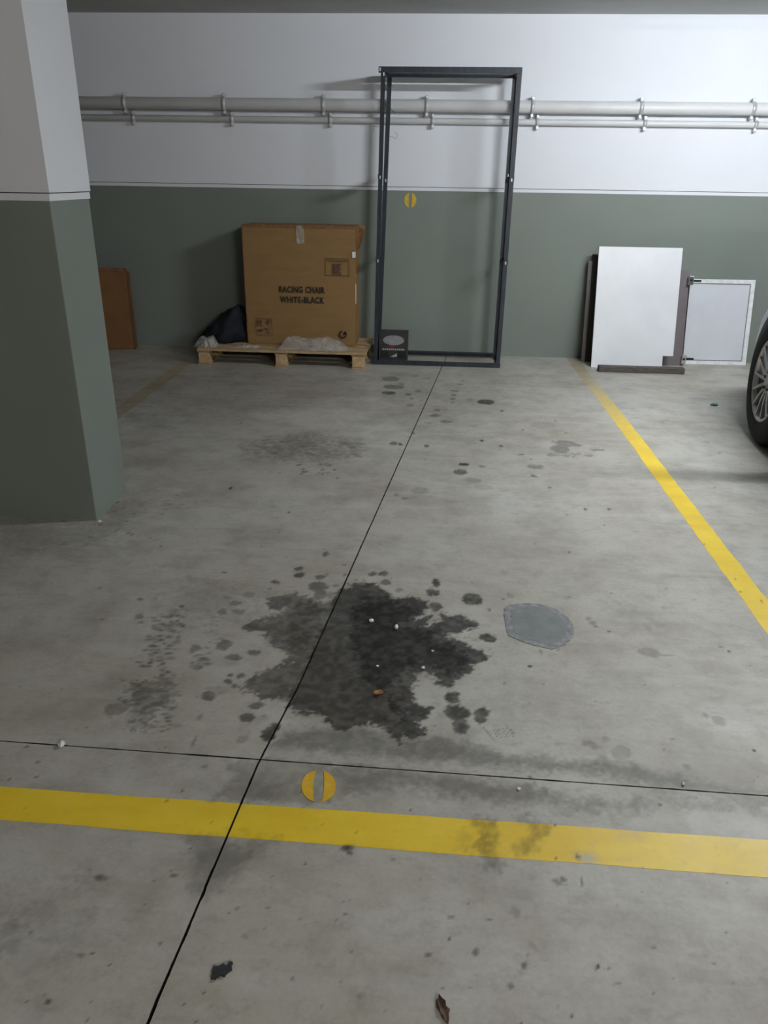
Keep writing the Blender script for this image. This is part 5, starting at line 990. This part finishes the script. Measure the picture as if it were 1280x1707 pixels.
RT, RR = .338, .212
def wheel(x, t, sgn):
    """sgn -1: outer face looks to local -X"""
    o = sgn
    Wt = .205
    prof_ = [(0.006, RR), (0.0, RR + .012), (-.004, RR + .03), (-.008, RR + .065), (.002, RT - .022), (.018, RT - .006), (.05, RT), (Wt - .05, RT), (Wt - .015, RT - .008), (Wt, RT - .05), (Wt - .01, RR), (.006, RR)]
    k = -o
    b = B(); b.lathe([(h * k, r) for h, r in prof_], 64); ty = b.out('wheel', 'tyre', car, True, (x, t, RT))
    b = B(); b.lathe([(h * k, r) for h, r in [(.006, RR + .002), (-.001, RR + .004), (-.003, RR - .004), (.004, RR - .014), (.03, RR - .022), (.16, RR - .03), (.16, RR - .036), (.03, RR - .03), (.006, RR + .002)]], 64); b.out('rim', 'alloy', ty, True)
    b = B(); b.lathe([(h * k, r) for h, r in [(.012, .0001), (.010, .03), (.016, .034), (.010, .05), (.014, .066), (.03, .072), (.05, .07), (.05, .0001)]], 36); hb = b.out('hub', 'alloy', ty, True)
    for i in range(5):
        a = 2 * math.pi * i / 5 + .3
        B().tube([(.004 * k, .048 * math.cos(a), .048 * math.sin(a)), (.02 * k, .048 * math.cos(a), .048 * math.sin(a))], .009, 8).out('wheel_bolt', 'black_plastic', hb)
    B().tube([(.006 * k, 0, 0), (.02 * k, 0, 0)], .026, 20).out('centre_cap', 'alloy', hb)
    ns = 14
    for i in range(ns):
        a = 2 * math.pi * i / ns
        p = Vector((.022 * k, .055 * math.cos(a), .055 * math.sin(a))); q = Vector((.008 * k, (RR - .012) * math.cos(a), (RR - .012) * math.sin(a)))
        mid = (p + q) / 2 + Vector((-.004 * k, 0, 0))
        b = B(); tdir = (0, -math.sin(a), math.cos(a))
        b.bar(p, mid, tdir, .016, .02); b.bar(mid, q, tdir, .012, .018); b.out('spoke', 'alloy', ty)
    b = B(); b.lathe([(h * k, r) for h, r in [(.075, .0001), (.075, .145), (.09, .145), (.09, .0001)]], 40); b.out('brake_disc', 'brake', ty, True)
    b = B(); b.lathe([(h * k, r) for h, r in [(.14, .0001), (.14, RR - .025)]], 40); b.out('wheel_back', 'black_plastic', ty)
    b = B()
    for j in range(7):
        a = math.radians(-55 + 14 * j); b.bar((.07 * k, .11 * math.cos(a), .11 * math.sin(a)), (.07 * k, .15 * math.cos(a), .15 * math.sin(a)), (0, -math.sin(a), math.cos(a)), .035, .03)
    b.out('brake_caliper', 'caliper', ty)
    # dark arch opening above the tyre, put in as a solid black plate
    b = B(); R2 = RT + .052; pts = []
    for j in range(33):
        a = math.pi * (-.13 + 1.26 * j / 32); pts.append((x + .022 * k, t + R2 * math.cos(a), RT + R2 * math.sin(a)))
    b.prism(pts, (.10 * k, 0, 0)); b.out('wheel_arch', 'black_plastic', car)
wheel(-.004, 0, -1); wheel(2 * WID - .020, 0, 1)
wheel(-.004, -2.52, -1); wheel(2 * WID - .020, -2.52, 1)

# ------------------------------------------------------------------ small litter on the floor
def chipstone(c, s, mat, label, cat, seed, group=None, name='pebble'):
    bm = bmesh.new(); bmesh.ops.create_icosphere(bm, subdivisions=2, radius=1)
    for v in bm.verts:
        k = 1 + .3 * mnoise.noise(v.co * 1.7 + Vector((seed, seed, 0)))
        v.co = Vector((v.co.x * s[0] * k, v.co.y * s[1] * k, v.co.z * s[2] * k))
    zm = min(v.co.z for v in bm.verts)
    for v in bm.verts: v.co.z -= zm
    me = bpy.data.meshes.new(name); bm.to_mesh(me); bm.free()
    tag(link(name, me, mat, None, c), label, cat, group)
chipstone((-.168, 2.103, .0003), (.008, .009, .004), 'stone', 'flat whitish pebble on the oil stain, upper left of the crumpled scrap', 'pebble', 1)
chipstone((-.086, 2.066, .0003), (.006, .010, .007), 'stone', 'white crumpled paper scrap in the middle of the oil stain', 'paper scrap', 2, None, 'paper_scrap')
chipstone((.028, 1.951, .0003), (.004, .004, .002), 'stone', 'tiny white chip in the right part of the oil stain', 'pebble', 3)
chipstone((.002, 1.862, .0003), (.0055, .006, .003), 'stone', 'small white chip at the lower right edge of the oil stain', 'pebble', 4)
chipstone((-.130, 1.859, .0003), (.005, .004, .002), 'stone', 'small pale chip in the oil stain above the orange leaf', 'pebble', 5)
chipstone((-.880, 1.456, .0003), (.008, .010, .006), 'stone', 'white pebble on the cross joint near the left edge', 'pebble', 6)
chipstone((-1.325, 2.752, .0003), (.008, .006, .005), 'stone', 'white paint chip at the corner of the pillar base', 'pebble', 7)
chipstone((.621, 1.449, .0003), (.004, .004, .003), 'stone', 'tiny white chip just above the cross joint on the right', 'pebble', 8)
chipstone((.234, 1.401, .0003), (.005, .004, .003), 'stone', 'tiny white chip just below the cross joint right of the yellow 0', 'pebble', 9)
def leaf(name, c, L, W, rz, mat, label, cat, seed, rag=.25):
    b = B(); n = 16
    pts = []
    for i in range(n + 1):
        t = i / n; wv = W * math.sin(math.pi * t) ** .8 * (1 + rag * mnoise.noise(Vector((t * 7, seed, 0))))
        pts.append((t, wv))
    vs = []
    for t, wv in pts:
        row = []
        for k in (-1, -.5, 0, .5, 1):
            x = (t - .5) * L; y = k * wv * (1 + rag * mnoise.noise(Vector((t * 5, k, seed + 3))))
            z = .003 + .006 * k * k * (1 + mnoise.noise(Vector((t * 4, k * 2, seed)))) * min(1, W / .01)
            row.append(b.bm.verts.new((x, y, z)))
        vs.append(row)
    for i in range(n):
        for j in range(4): b.bm.faces.new((vs[i][j], vs[i][j + 1], vs[i + 1][j + 1], vs[i + 1][j]))
    r = bmesh.ops.extrude_face_region(b.bm, geom=b.bm.faces[:])
    for v in r['geom']:
        if isinstance(v, bmesh.types.BMVert): v.co.z -= .0018
    o = b.out(name, mat, None, True, c); o.rotation_euler = (0, 0, rz); tag(o, label, cat); return o
leaf('dry_leaf', (-.118, 1.730, .0), .030, .009, .2, 'leaf_orange', 'small curled orange leaf on the lower part of the oil stain', 'leaf', 1.2)
leaf('dry_leaf', (.059, .868, .0), .052, .0075, -1.25, 'leaf_brown', 'long dry brown leaf at the bottom edge of the floor', 'leaf', 4.4, .5)
sc_pts = [(-.020, -.010), (-.012, -.013), (-.004, -.009), (.004, -.013), (.010, -.006), (.018, -.002), (.015, .004), (.021, .010), (.012, .012), (.008, .008), (.002, .014), (-.006, .009), (-.012, .012), (-.019, .004), (-.015, -.003)]
o = B().prism([(x, y, .0005) for x, y in dense(sc_pts, 3, .0016)], (0, 0, .004)).out('rubber_scrap', 'rag', None, False, (-.333, .908, 0)); o.rotation_euler = (0, 0, .35)
tag(o, 'dark ragged rubber scrap on the floor at lower left', 'scrap')
leaf('plastic_scrap', (1.772, 4.87, .0), .05, .02, .1, 'teal', 'small teal plastic scrap on the floor beside the car wheel', 'scrap', 3.3, .4)
